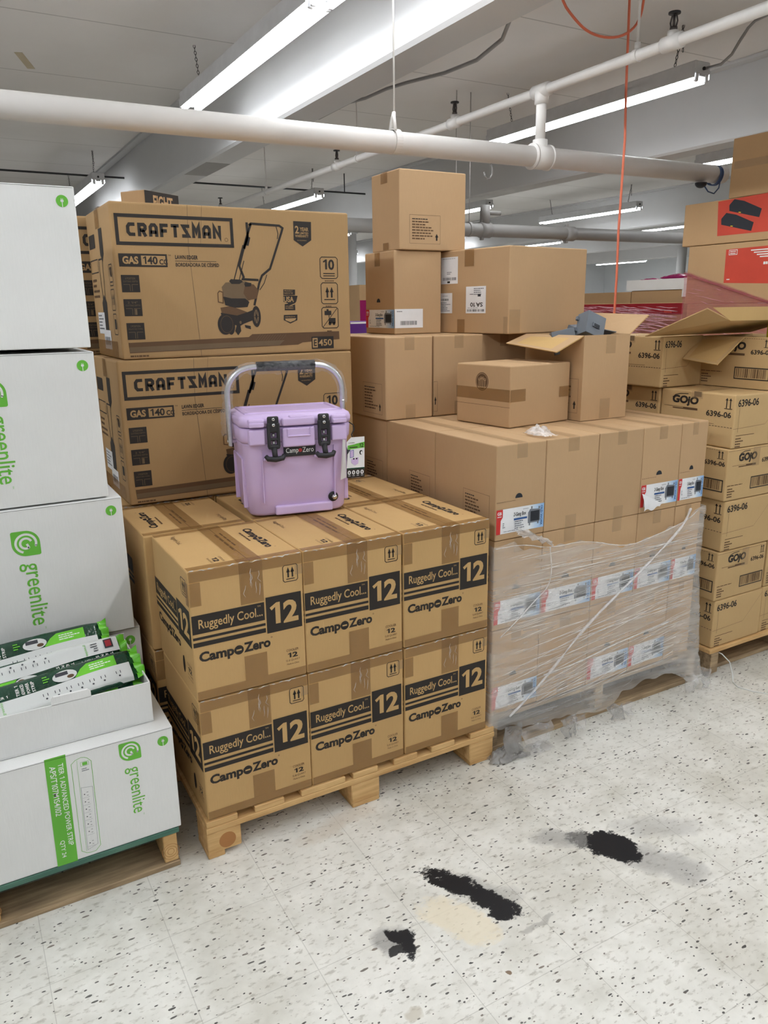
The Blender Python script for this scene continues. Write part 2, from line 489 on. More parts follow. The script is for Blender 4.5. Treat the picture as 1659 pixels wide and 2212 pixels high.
class Quad:
    """maps positions measured on a picture of a flat face to metres on that face"""
    def __init__(s, tl, tr, br, bl, w, h):
        A = []; B = []
        for (x, y), (u, v) in zip((tl, tr, br, bl), ((0, h), (w, h), (w, 0), (0, 0))):
            A.append([x, y, 1, 0, 0, 0, -u * x, -u * y]); B.append(u)
            A.append([0, 0, 0, x, y, 1, -v * x, -v * y]); B.append(v)
        s.c = np.linalg.solve(np.array(A, float), np.array(B, float))
    def __call__(s, x, y):
        c = s.c; k = c[6] * x + c[7] * y + 1
        return (float((c[0] * x + c[1] * y + c[2]) / k), float((c[3] * x + c[4] * y + c[5]) / k))

_txt = {}
def text_mesh(string, bold=0.0):
    """flat letters as a mesh; the figure one gets a flag of its own"""
    key = (string, bold)
    if key in _txt: return _txt[key]
    if '1' in string:
        V = []; fs = []; x = 0.0; cap = max(p[1] for p in text_mesh('2', bold)[0]); st = 0.10 + bold * 1.7
        for part in [p for p in __import__('re').split('(1| +)', string) if p]:
            if part.strip() == '': x += 0.27 * len(part); continue
            if part == '1':
                b = len(V); V += [(x + 0.20, 0), (x + 0.20 + st, 0), (x + 0.20 + st, cap), (x + 0.20 + st * 0.25, cap), (x + 0.02, cap * 0.80), (x + 0.02 + st * 0.38, cap * 0.80 - st * 0.62), (x + 0.20, cap * 0.80)]
                fs += [[b, b + 1, b + 2, b + 3, b + 6], [b + 3, b + 4, b + 5, b + 6]]; x += 0.20 + st + 0.10
            else:
                pv, pf = text_mesh(part, bold); b = len(V); x0 = min(p[0] for p in pv)
                V += [(p[0] - x0 + x, p[1]) for p in pv]; fs += [[b + i for i in f] for f in pf]; x += max(p[0] for p in pv) - x0 + 0.08
        _txt[key] = (V, fs)
        return _txt[key]
    cu = bpy.data.curves.new('lettering', 'FONT')
    cu.body = string; cu.resolution_u = 3; cu.offset = bold; cu.fill_mode = 'FRONT'
    ob = bpy.data.objects.new('lettering', cu)
    COL.objects.link(ob)
    dg = bpy.context.evaluated_depsgraph_get(); dg.update()
    me = ob.evaluated_get(dg).to_mesh()
    V = [(v.co.x, v.co.y) for v in me.vertices]; fs = [list(p.vertices) for p in me.polygons]
    ob.evaluated_get(dg).to_mesh_clear()
    bpy.data.objects.remove(ob, do_unlink=True)
    bpy.data.curves.remove(cu)
    _txt[key] = (V, fs)
    return _txt[key]

def thing(name, label, cat, loc=(0, 0, 0), rz=0.0, group=None):
    o = bpy.data.objects.new(name, None)
    o.empty_display_size = 0.05
    COL.objects.link(o)
    o.location = loc; o.rotation_euler = (0, 0, rz)
    return tag(o, label, cat, group)
def tag(o, label, cat, group=None, kind=None):
    if label: o['label'] = label
    if cat: o['category'] = cat
    if group: o['group'] = group
    if kind: o['kind'] = kind
    return o
def struct(o, label=None):
    o['kind'] = 'structure'
    if label: o['label'] = label
    return o
def dup(root, loc, rz, label, group=None):
    r = root.copy(); COL.objects.link(r)
    r.location = loc; r.rotation_euler = (0, 0, rz); r['label'] = label
    if group: r['group'] = group
    for ch in list(root.children):
        c = ch.copy(); COL.objects.link(c); c.parent = r
        for g in list(ch.children):
            d = g.copy(); COL.objects.link(d); d.parent = c
    return r
class Stock:
    """builds the first of a kind and copies it afterwards"""
    def __init__(s, make): s.make = make; s.first = None
    def __call__(s, loc, rz, label, group=None):
        if s.first is None:
            s.first = s.make(label); s.first.location = loc; s.first.rotation_euler = (0, 0, rz)
            if group: s.first['group'] = group
            return s.first
        return dup(s.first, loc, rz, label, group)

def tape_on(parent, F, x0, y0, x1, y1, key='tape', label=None, fold=None, seed=0, name='packing_tape'):
    """a strip of tape lying on a face; fold=(F2, depth) bends it over the upper edge onto another face"""
    m = MB(); rr = random.Random(seed)
    nx = max(2, int(abs(x1 - x0) / 0.02)); ny = max(2, int(abs(y1 - y0) / 0.02))
    e = lambda: rr.uniform(0.0, 0.0006)
    hs = [[e() for i in range(nx + 1)] for j in range(ny + 1)]
    m.sheet(lambda u, v: F.at(x0 + (x1 - x0) * u, y0 + (y1 - y0) * v, 4) + F.n * hs[int(round(v * ny))][int(round(u * nx))], nx, ny, key)
    if fold:
        F2, fx0, fy0, fx1, fy1 = fold
        m.sheet(lambda u, v: F2.at(fx0 + (fx1 - fx0) * u, fy0 + (fy1 - fy0) * v, 4), nx, 2, key)
    o = m.build(name, parent)
    if label: o['label'] = label
    return o

def barcode(m, F, x0, y0, x1, y1, key, lay=0, seed=1, n=22):
    rr = random.Random(seed); x = x0
    unit = (x1 - x0) / (n * 2.4)
    while x < x1 - unit:
        w = unit * rr.choice((0.7, 0.7, 1.2, 2.0))
        m.rect(F, x, y0, min(x + w, x1), y1, key, lay)
        x += w + unit * rr.choice((0.8, 1.2, 1.8))
def arrow_up(m, F, x, y, w, h, key, lay=0):
    m.rect(F, x - w * 0.22, y, x + w * 0.22, y + h * 0.6, key, lay)
    m.poly(F, [(x - w / 2, y + h * 0.5), (x + w / 2, y + h * 0.5), (x, y + h)], key, lay)
def lines(m, F, x, y, w, n, dy, key, lay=0, seed=0, th=None):
    rr = random.Random(seed)
    for i in range(n):
        xx = x; end = x + w * rr.uniform(0.55, 1.0)
        yy = y - i * dy
        while xx < end:
            l = min(end - xx, w * rr.uniform(0.08, 0.2))
            m.rect(F, xx, yy, xx + l, yy + (th or dy * 0.45), key, lay)
            xx += l + w * 0.025
def dashes(m, F, x0, y0, x1, y1, key, n, w=0.0012, lay=0):
    for i in range(n):
        a = i / n; b = (i + 0.6) / n
        m.stroke(F, [(x0 + (x1 - x0) * a, y0 + (y1 - y0) * a), (x0 + (x1 - x0) * b, y0 + (y1 - y0) * b)], w, key, lay)
# ================================================================== the room
m = MB(); m.box(-6, -6, -0.1, 26, 26, 0, 'floor'); struct(m.build('floor'), 'white speckled vinyl tile floor with black scuffs')
m = MB(); m.box(-6, -6, 3.6, 26, 26, 3.7, 'ceiling'); struct(m.build('ceiling'), 'white board ceiling with thin joints')
for nm, b in (('wall_back', (-6, 26, 0, 26, 26.15, 3.6)), ('wall_right', (26, -6, 0, 26.15, 26, 3.6)), ('wall_left', (-6.15, -6, 0, -6, 26, 3.6)), ('wall_front', (-6, -6.15, 0, 26, -6, 3.6))):
    m = MB(); m.box(*b, 'wall'); struct(m.build(nm), 'plain white painted wall')
for i, x in enumerate((-1.32, 2.54, 6.3, 11.5, 15.4, 19.3)):
    m = MB(); m.bevbox(x - 0.14, -5.98, 3.0, x + 0.14, 25.98, 3.598, 'beam', 0.02, 1)
    m.box(x - 0.24, -5.98, 3.575, x - 0.14, 25.98, 3.598, 'beam')
    if i == 1: m.box(x - 0.118, 7.6, 2.9985, x + 0.118, 8.35, 3.0, 'pipe_grey')
    struct(m.build('trim_%d' % (i + 1)), 'white painted ceiling beam running away from the viewer')
for i, (x, y) in enumerate(((9.9, 19.1), (18.4, 15.5))):
    m = MB()
    m.tube([(x, y, 0), (x, y, 3.598)], 0.125, 'beam', 20)
    m.bevbox(x - 0.13, y - 0.13, 3.57, x + 0.13, y + 0.13, 3.597, 'beam', 0.004, 1)
    struct(m.build('trim_%d' % (7 + i)), 'white round column under the ceiling')

# ------------------------------------------------------------------ fluorescent strip lights
def chain_mb(m, a, b, key='steel_dark', L=0.03, r=0.0025):
    a = Vector(a); b = Vector(b); d = b - a; n = max(1, int(d.length / (L * 0.78))); d.normalize()
    s1 = d.cross(Vector((0.3, 1, 0.1))).normalized(); s2 = d.cross(s1)
    step = (b - a) / n
    for i in range(n):
        c = a + step * (i + 0.5); s = s1 if i % 2 else s2
        pts = [c + d * (L * 0.5 * math.cos(t)) + s * (L * 0.27 * math.sin(t)) for t in [2 * math.pi * k / 8 for k in range(8)]]
        m.tube(pts, r, key, 4, closed=True)
LIGHT_L = 2.44
def make_light(label):
    t = thing('fluorescent_light', label, 'ceiling light')
    m = MB()
    m.bevbox(-0.078, 0, 0.012, 0.078, LIGHT_L, 0.095, 'housing', 0.008, 1)
    for sx in (-1, 1): m.box(sx * 0.081 - 0.003, 0.002, -0.016, sx * 0.081 + 0.003, LIGHT_L - 0.002, 0.04, 'housing')  # side lips added to shield the beam and ceiling from the tubes
    m.bevbox(-0.03, 0.0, -0.004, 0.03, LIGHT_L, 0.012, 'housing', 0.004, 1)
    m.build('housing', t)
    for sx in (-1, 1):
        m = MB(); m.tube([(sx * 0.053, 0.03, -0.018), (sx * 0.053, LIGHT_L - 0.03, -0.018)], 0.022, 'tube', 10); m.build('tube', t)
        for y in (0.012, LIGHT_L - 0.012):
            m = MB(); m.bevbox(sx * 0.05 - 0.016, y - 0.012, -0.04, sx * 0.05 + 0.016, y + 0.012, 0.014, 'housing', 0.005, 1); m.build('socket', t)
    m = MB(); m.tube([(0, -0.004, 0.045), (0, -0.014, 0.045)], 0.012, 'blackm', 10); m.build('knockout', t)
    for y, dy in ((0.26, -0.06), (LIGHT_L - 0.3, 0.08)):
        m = MB(); chain_mb(m, (0, y, 0.095), (0.0, y + dy, 0.38)); 
        if dy < 0: chain_mb(m, (0, y + dy + 0.01, 0.38), (0, y + dy - 0.01, 0.2))
        m.build('chain', t)
    return t
LZ = 3.222
lights = Stock(make_light)
LL = [(2, 1.705, 'strip light continuing the nearest one out of the picture at the top'),
      (2, 4.16, 'big twin tube fluorescent strip light at top left, nearest the viewer'),
      (5, 4.16, 'twin tube fluorescent strip light crossed by the hanging orange cord, upper right'),
      (8, 4.16, 'fluorescent strip light showing just left of the topmost carton at right'),
      (2, 10.61, 'fluorescent strip light ending just above the white cartons at left'),
      (5, 10.61, 'fluorescent strip light peeping over the upper edger carton'),
      (8, 10.61, 'fluorescent strip light behind the rear grey pipe and tall carton'),
      (10.45, 9.75, 'long fluorescent strip light over the rear grey pipe, middle right'),
      (13.7, 11.3, 'fluorescent strip light next to the carton with black braces printed on red'),
      (11, 15.6, 'short looking strip light under the rear pipe beside the tall carton'),
      (14, 15.6, 'strip light under the rear pipe above the carton with three stickers'),
      (20, 15.6, 'far strip light crossed by the cord, above the maroon pouches')]
for x, y, lab in LL: lights((x, y, LZ), 0, lab, 'fluorescent strip lights')
for x, y in ((8, 15.6), (17, 15.6), (23, 15.6)):
    lights((x, y, LZ), 0, 'far strip light in the third row back, at %s' % {8: 'the gap beside the upper edger carton', 17: 'the middle of the row', 23: 'the right end of the row'}[x], 'fluorescent strip lights')
for k, x in enumerate((8, 11, 14, 17, 20, 23)):
    lights((x, 21.0, LZ), 0, 'tiny strip light in the farthest row, %s from the left' % ('first', 'second', 'third', 'fourth', 'fifth', 'sixth')[k], 'fluorescent strip lights')
for k, (x, y) in enumerate(((-1, -3.24), (-1, -0.77), (2, -3.24), (2, -0.77), (5, -3.24), (5, -0.77), (-1, 1.69))):  # unseen fixtures added behind the viewer so the carton fronts get more light
    lights((x, y, LZ), 0, 'unseen strip light added over the aisle behind the viewer, %s' % ('far left', 'near left', 'far middle', 'near middle', 'far right', 'near right', 'level with the viewer')[k], 'fluorescent strip lights')
lights((-1, 4.16, LZ), 0, 'strip light left of the picture over the white cartons', 'fluorescent strip lights')

m = MB()
m.tube([(5.02, 4.16, 3.27), (5.01, 4.02, 3.262), (5.0, 3.93, 3.30), (5.0, 3.87, 3.375), (5.0, 3.82, 3.43), (5.0, 3.77, 3.46), (5.0, 3.65, 3.47), (5.0, 3.3, 3.58), (5.0, 3.25, 3.599)], 0.010, 'flex', 10)
tag(m.build('conduit'), 'grey flexible conduit curling into the near end of the strip light at right', 'conduit')
m = MB()
m.tube([(2.72, 3.4, 3.22), (2.80, 3.563, 3.09), (2.85, 3.695, 3.034), (2.85, 3.922, 2.991), (2.85, 4.247, 3.003), (2.85, 4.672, 3.05), (2.85, 4.94, 3.073), (2.85, 5.235, 3.08), (2.83, 5.446, 3.095), (2.79, 5.876, 3.072), (2.70, 5.95, 3.07)], 0.011, 'flex', 10)
m.bevbox(2.682, 5.91, 3.03, 2.74, 5.99, 3.11, 'flex', 0.004, 1)
tag(m.build('conduit'), 'grey flexible conduit sagging along the side of the near ceiling beam', 'conduit')
m = MB()
m.tube([(-2, 11, 3.334), (5.95, 11, 3.334)], 0.012, 'blackm', 8)
m2 = MB()
for x in (0.3, 3.0, 5.6): m2.tube([(x, 11, 3.334), (x, 11, 3.599)], 0.008, 'blackm', 6)
t = thing('pipe', 'thin black pipe crossing under the ceiling far behind the edger cartons', 'pipe', (0, 0, 0))
m.build('rod', t); m2.build('hanger', t)

# ------------------------------------------------------------------ sprinkler pipes
def ring_strip(m, c, axis, r, w, key, n=24, th=0.004):
    c = Vector(c); a = Vector(axis).normalized()
    s = a.cross(Vector((0, 0, 1))).normalized(); u = s.cross(a)
    v = []; f = []
    for k in range(n):
        t = 2 * math.pi * k / n; d = s * math.cos(t) + u * math.sin(t)
        for rr, aa in ((r, -w / 2), (r + th, -w / 2), (r + th, w / 2), (r, w / 2)): v.append(c + d * rr + a * aa)
    for k in range(n):
        j = (k + 1) % n
        for q in range(4): f.append((k * 4 + q, k * 4 + (q + 1) % 4, j * 4 + (q + 1) % 4, j * 4 + q))
    m.add(v, f, key, False)
def zp(x): return 2.408 + (x + 1.5) * 0.005
t = thing('sprinkler_pipe', 'thick white sprinkler pipe crossing above the cartons with its thin branch line', 'pipe')
m = MB(); m.tube([(-1.8, 3.5, zp(-1.8)), (4.46, 3.5, zp(4.46))], 0.052, 'pipe', 28); m.build('main_pipe', t)
m = MB(); m.tube([(2.91, 3.5, zp(2.91)), (3.035, 3.5, zp(3.035))], 0.062, 'pipe', 28); m.tube([(2.912, 3.5, zp(2.91)), (2.922, 3.5, zp(2.92))], 0.066, 'pipe', 28); m.tube([(3.022, 3.5, zp(3.0)), (3.033, 3.5, zp(3.0))], 0.066, 'pipe', 28)
m.tube([(2.97, 3.5, zp(2.97)), (2.97, 3.5, zp(2.97) + 0.085)], 0.04, 'pipe', 18); m.build('coupling', t)
m = MB(); m.tube([(2.97, 3.5, zp(2.97) + 0.05), (2.97, 3.5, 2.755)], 0.027, 'pipe', 16); m.build('riser', t)
m = MB(); m.tube([(2.97, -1.5, 2.755), (2.97, 15, 2.755)], 0.024, 'pipe', 16); m.build('branch_pipe', t)
m = MB(); m.tube([(2.97, 3.44, 2.755), (2.97, 3.56, 2.755)], 0.035, 'pipe', 16); m.tube([(2.97, 3.5, 2.755), (2.97, 3.5, 2.69)], 0.036, 'pipe', 16); m.build('tee', t)
for y in (2.645, 4.31, 5.955, 8.9):
    m = MB(); m.tube([(2.97, y - 0.05, 2.755), (2.97, y + 0.05, 2.755)], 0.033, 'pipe', 16); m.tube([(2.97, y, 2.76), (2.97, y, 2.80)], 0.025, 'pipe', 14); m.build('tee', t)
    m = MB(); m.tube([(2.97, y, 2.80), (2.97, y, 2.815)], 0.016, 'steel_dark', 10)
    for a in (-1, 1): m.tube([(2.97, y + a * 0.012, 2.812), (2.97, y + a * 0.019, 2.835), (2.97, y + a * 0.012, 2.86), (2.97, y, 2.868)], 0.004, 'steel_dark', 6)
    m.tube([(2.97, y, 2.815), (2.97, y, 2.862)], 0.006, 'steel_dark', 8)
    m.tube([(2.97, y, 2.866), (2.97, y, 2.873)], 0.026, 'blackm', 16); m.build('sprinkler_head', t)
for y in (2.847, 5.6, 7.5):
    m = MB(); ring_strip(m, (2.97, y, 2.755), (0, 1, 0), 0.0245, 0.025, 'pipe'); m.tube([(2.97, y, 2.78), (2.97, y, 3.599)], 0.006, 'pipe', 8); m.tube([(2.97, y, 2.78), (2.97, y, 2.81)], 0.013, 'pipe', 8); m.build('hanger', t)
m = MB(); x = 2.06
ring_strip(m, (x, 3.5, zp(x) + 0.004), (1, 0, 0), 0.0535, 0.035, 'pipe', 28, 0.004)
m.tube([(x - 0.018, 3.46, zp(x) + 0.05), (x - 0.006, 3.49, zp(x) + 0.11), (x, 3.5, zp(x) + 0.135)], 0.008, 'pipe', 8)
m.tube([(x + 0.0, 3.54, zp(x) + 0.05), (x, 3.52, zp(x) + 0.10), (x, 3.5, zp(x) + 0.135)], 0.010, 'pipe', 8)
m.tube([(x, 3.5, zp(x) + 0.12), (x, 3.5, 3.599)], 0.0045, 'pipe', 8); m.build('hanger', t)
m = MB(); m.tube([(4.46, 3.5, zp(4.46)), (4.475, 3.5, zp(4.475))], 0.049, 'pipe', 28); m.build('end_cap', t)

m = MB(); m.tube([(2.643, 3.5, 2.376), (2.652, 3.5, 2.35), (2.652, 3.5, 2.322), (2.64, 3.5, 2.303), (2.622, 3.5, 2.298), (2.607, 3.5, 2.308), (2.602, 3.5, 2.332)], 0.005, 'flex', 8)
tag(m.build('wire_hook'), 'small open wire hook hanging under the white pipe', 'hook')
t = thing('cable', 'thin blue cable looped round the capped pipe end with a round dark knob', 'cable', (4.4, 3.5, 2.43))
m = MB()
for a in (-0.02, -0.008, 0.004): m.tube([(a + 0.002 * math.sin(3 * q), 0.0565 * math.cos(q), 0.0565 * math.sin(q)) for q in [2 * math.pi * k / 24 for k in range(24)]], 0.004, 'bluecable', 6, closed=True)
m.tube([(-0.01, -0.05, -0.03), (-0.02, -0.05, -0.08), (-0.06, -0.05, -0.115), (-0.11, -0.045, -0.105), (-0.14, -0.04, -0.075)], 0.004, 'bluecable', 6); m.build('loop', t)
m = MB(); rs = []
for k in range(7):
    q = k / 6 * math.pi / 2; rs.append([(-0.15 + 0.037 * math.cos(q) * math.cos(2 * math.pi * j / 16), -0.02 + 0.037 * math.cos(q) * math.sin(2 * math.pi * j / 16), -0.053 - 0.032 * math.sin(q) * 0.999) for j in range(16)])
m.loft(rs, 'pvc_black'); m.build('knob', t)

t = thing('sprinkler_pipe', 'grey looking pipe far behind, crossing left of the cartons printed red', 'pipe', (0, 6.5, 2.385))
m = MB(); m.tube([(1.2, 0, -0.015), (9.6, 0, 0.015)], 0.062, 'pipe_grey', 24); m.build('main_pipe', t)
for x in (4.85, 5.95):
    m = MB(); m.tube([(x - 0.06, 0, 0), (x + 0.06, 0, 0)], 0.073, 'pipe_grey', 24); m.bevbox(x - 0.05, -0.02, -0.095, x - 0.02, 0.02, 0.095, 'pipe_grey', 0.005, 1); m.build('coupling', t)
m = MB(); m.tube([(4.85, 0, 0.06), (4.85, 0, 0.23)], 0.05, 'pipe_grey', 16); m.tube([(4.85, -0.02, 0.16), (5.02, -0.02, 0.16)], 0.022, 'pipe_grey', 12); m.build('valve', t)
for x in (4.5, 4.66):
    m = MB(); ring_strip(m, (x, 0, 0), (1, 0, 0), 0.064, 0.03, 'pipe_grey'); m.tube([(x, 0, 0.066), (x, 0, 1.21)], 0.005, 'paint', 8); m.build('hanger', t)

# ------------------------------------------------------------------ the hanging orange cord
t = thing('extension_cord', 'orange extension cord hanging from the ceiling behind the cartons', 'cord', (3.3, 3.25, 0))
m = MB()
P = [(3.30, 3.25, 3.6), (3.314, 3.25, 3.156), (3.321, 3.25, 2.946), (3.328, 3.25, 2.73), (3.341, 3.25, 2.508), (3.338, 3.25, 2.278), (3.335, 3.25, 2.042), (3.342, 3.25, 1.798), (3.341, 3.25, 1.55), (3.35, 3.27, 1.0), (3.36, 3.3, 0.4), (3.37, 3.3, 0.012), (3.45, 3.4, 0.008)]
m.tube([(x - 3.3, y - 3.25, z) for x, y, z in P], 0.0065, 'cord', 8)
m.build('straight_run', t)
m = MB(); P = [(2.78, 3.25, 3.6), (2.81, 3.25, 3.25), (2.858, 3.25, 3.085), (2.946, 3.25, 3.018), (3.041, 3.25, 2.971), (3.169, 3.25, 2.962), (3.297, 3.25, 2.992), (3.39, 3.25, 3.063), (3.419, 3.25, 3.173), (3.415, 3.25, 3.4), (3.38, 3.25, 3.6)]
# smooth the loop
Q = [Vector(p) for p in P]
for _ in range(2):
    R = [Q[0]]
    for a, b in zip(Q, Q[1:]): R += [a.lerp(b, .25), a.lerp(b, .75)]
    Q = R + [Q[-1]]
m.tube([(p.x - 3.3, p.y - 3.25, p.z) for p in Q], 0.0065, 'cord', 8); m.build('loop', t)
for lab, x, y, a, L in (('upper strip of yellowed tape on the ceiling at left', 0.915, 7.35, 1.25, 0.42), ('lower strip of yellowed tape on the ceiling at left', 0.86, 8.75, 1.25, 0.36)):
    m = MB(); m.box(-L / 2, -0.03, -0.002, L / 2, 0.03, 0.0, 'tape_old')
    o = m.build('ceiling_tape', None, (x, y, 3.5995)); o.rotation_euler = (0, 0, a); tag(o, lab, 'tape', 'tape strips on the ceiling')
# ================================================================== cartons
def camp_logo(m, F, x, y, w, cap, ink, back):
    m.text(F, 'Camp', x, y - cap * 0.27, w * 0.468, cap * 1.29, ink, 1, 0, 0.04)
    cx = x + w * 0.535; r = w * 0.066
    m.disc(F, cx, y + cap * 0.40, r, r, ink, 1)
    m.rect(F, cx - r * 0.55, y + cap * 0.40 - r * 0.16, cx + r * 0.55, y + cap * 0.40 + r * 0.16, back, 2)
    m.text(F, 'Zero', x + w * 0.603, y, w * 0.377, cap, ink, 1, 0, 0.04)
    m.ring(F, x + w * 1.0, y + cap * 0.95, cap * 0.07, cap * 0.03, ink, 1, 10)
def up_icon(m, F, x0, y0, x1, y1, ink, bar=True):
    w = x1 - x0; h = y1 - y0
    m.frame(F, x0, y0, x1, y1, w * 0.045, ink, 1, w * 0.10)
    for k in (0.36, 0.64): arrow_up(m, F, x0 + w * k, y0 + h * 0.26, w * 0.24, h * 0.60, ink, 1)
    if bar: m.rect(F, x0 + w * 0.22, y0 + h * 0.14, x0 + w * 0.78, y0 + h * 0.19, ink, 1)
def cooler_face(m, F, W, H):
    q = Quad((531, 835), (1539, 657), (1585, 1719), (627, 1968), W, H)
    zt = 0.665 * H; zb = 0.522 * H; xs = 0.645 * W
    m.rect(F, 0.002, zb, xs - 0.004, zt, 'ink', 1)
    m.rect(F, 0.002, zb - 0.018 * H / 0.4, xs - 0.003, zb - 0.010 * H / 0.4, 'ink', 1)
    m.rect(F, 0.002, zb - 0.040 * H / 0.4, xs - 0.003, zb - 0.026 * H / 0.4, 'ink', 1)
    x0, x1, y0, y1 = 0.648 * W, 0.975 * W, 0.408 * H, 0.695 * H
    m.rect(F, x0, y0, x1, y1, 'ink', 1)
    m.text(F, '12', x0 + 0.10 * (x1 - x0), y0 + 0.20 * (y1 - y0), 0.80 * (x1 - x0), 0.62 * (y1 - y0), 'cb_cooler', 2, 0, 0.035)
    m.text(F, 'Ruggedly Cool...', 0.06 * W, zb + 0.016 * H, 0.555 * W, 0.092 * H, 'cb_cooler', 2, 0, 0.010)
    m.text(F, 'TM', 0.57 * W, zb + 0.113 * H, 0.03 * W, 0.012 * H, 'cb_cooler', 2)
    camp_logo(m, F, 0.045 * W, 0.300 * H, 0.64 * W, 0.078 * H, 'ink', 'cb_cooler')
    m.text(F, 'COOLER', 0.815 * W, 0.222 * H, 0.115 * W, 0.020 * H, 'ink_soft', 1)
    m.text(F, '12', 0.825 * W, 0.170 * H, 0.095 * W, 0.040 * H, 'ink', 1, 0, 0.03)
    m.text(F, '12.8 QUART', 0.805 * W, 0.138 * H, 0.135 * W, 0.018 * H, 'ink_soft', 1)
    m.text(F, 'Made in China', 0.815 * W, 0.112 * H, 0.115 * W, 0.014 * H, 'ink_soft', 1)
    up_icon(m, F, 0.815 * W, 0.785 * H, 0.955 * W, 0.92 * H, 'ink')
CW, CD, CH = 0.350, 0.416, 0.402
def make_cooler_carton(label):
    t = thing('cooler_carton', label, 'carton')
    m = MB(); m.bevbox(0, 0, 0, CW, CD, CH, 'cb_cooler', 0.005, 2)
    F, L, T = front(CW, CD, CH), left(CW, CD, CH), top(CW, CD, CH)
    R_ = right(CW, CD, CH)
    cooler_face(m, F, CW, CH); cooler_face(m, L, CD, CH)
    zb = 0.522 * CH
    m.rect(R_, 0.002, zb, 0.2, 0.665 * CH, 'ink', 1); m.rect(R_, 0.002, zb - 0.018, 0.2, zb - 0.010, 'ink', 1); m.rect(R_, 0.002, zb - 0.040, 0.2, zb - 0.026, 'ink', 1)
    # sticker and round emblem on the left side
    m.disc(L, 0.30, 0.075, 0.012, 0.028, 'ink', 1)
    # top: halves with lettering running towards the front
    FT = Face((0, CD, CH), (0, -1, 0), (1, 0, 0))
    camp_logo(m, FT, 0.085, 0.275, 0.235, 0.030, 'ink', 'cb_cooler')
    lines(m, FT, 0.12, 0.254, 0.115, 1, 0.008, 'ink_soft', 1, 6, 0.006)
    m.text(FT, 'Ruggedly Cool...', 0.05, 0.045, 0.10, 0.018, 'ink_soft', 1)
    m.text(FT, 'COOLER', 0.325, 0.118, 0.052, 0.007, 'ink_soft', 1); m.text(FT, '12', 0.33, 0.095, 0.04, 0.017, 'ink', 1, 0, 0.03); m.text(FT, '12.8 QUART', 0.325, 0.082, 0.055, 0.007, 'ink_soft', 1)
    lines(m, FT, 0.09, 0.197, 0.24, 1, 0.01, 'ink_soft', 1, 3, 0.006); lines(m, FT, 0.10, 0.178, 0.24, 1, 0.01, 'ink_soft', 1, 5, 0.006)
    m.rect(T, 0.185, 0, 0.1865, CD, 'cb_seam', 0)
    m.build('carton_body', t)
    tape_on(t, T, 0.150, 0.0, 0.222, CD, 'tape', None, (F, 0.150, 0.272, 0.222, CH), 1)
    tape_on(t, F, 0.002, CH - 0.034, CW - 0.002, CH - 0.001, 'tape', None, (T, 0.002, 0.0, CW - 0.002, 0.030), 2)
    tape_on(t, T, 0.002, CD - 0.030, CW - 0.002, CD - 0.001, 'tape', None, None, 3)
    tape_on(t, F, 0.002, 0.001, CW - 0.002, 0.030, 'tape', None, None, 4)
    tape_on(t, F, 0.150, 0.030, 0.222, 0.108, 'tape', None, None, 5)
    tape_on(t, F, 0.001, 0.295, 0.034, CH - 0.036, 'tape', None, (L, CD - 0.03, 0.295, CD - 0.001, CH - 0.036), 6)
    tape_on(t, F, CW - 0.026, 0.335, CW - 0.001, CH - 0.036, 'tape_clear', None, None, 7)
    # upper edge tape ridge and strip wrinkles, their glints painted in as white
    m = MB(); rr = random.Random(5)
    pts = [(0.004 + (CW - 0.008) * i / 40, -0.001 + rr.uniform(-0.0015, 0.0005), CH - 0.0005 + rr.uniform(-0.003, 0.0015)) for i in range(41)]
    m.tube(pts, [max(0.0002, rr.uniform(-0.0012, 0.0024)) for _ in pts], 'film_wrinkle', 5); 
    for k in range(7):
        x = rr.uniform(0.155, 0.218); z = rr.uniform(0.30, 0.38)
        m.tube([(x + rr.uniform(-.004, .004) + i * rr.uniform(-.002, .002), -0.0022, z - i * 0.012) for i in range(4)], [0.0003, 0.0009, 0.0007, 0.0003], 'film_wrinkle', 4)
    m.build('tape_glint_ridge', t)
    return t
cooler_cartons = Stock(make_cooler_carton)
PX, PY, PZ = 0.514, 2.048, 0.134
colx = [0.514, 0.8655, 1.2205]
cn = ['left', 'middle', 'right']
for i in range(3):
    cooler_cartons((colx[i] + 0.003, PY, PZ + 0.408), 0, 'tan cooler carton printed with a black 12, front row upper layer, %s one' % cn[i], 'cooler cartons on the near pallet')
for i in range(3):
    cooler_cartons((colx[i] + 0.006, PY + 0.002, PZ + 0.001), 0, 'tan cooler carton standing on the bare pallet, front row lower layer, %s one' % cn[i], 'cooler cartons on the near pallet')
for i in range(3):
    o = cooler_cartons((colx[i] + (-0.022 if i == 0 else 0.003) + CW, PY + 0.424 + CD, PZ + 0.408), math.pi, 'tan cooler carton of the second row upper layer, %s one' % cn[i], 'cooler cartons on the near pallet')
    cooler_cartons((colx[i] + (-0.022 if i == 0 else 0.003), PY + 0.424, PZ + 0.001), 0, 'tan cooler carton of the second row lower layer, %s one' % cn[i], 'cooler cartons on the near pallet')
for i in range(3):
    for k in range(2):
        cooler_cartons((colx[i], PY + 0.853, PZ + 0.001 + 0.407 * k), 0, 'tan cooler carton under the lawn edger cartons, rear row %s layer, %s one' % (('lower', 'upper')[k], cn[i]), 'cooler cartons on the near pallet')

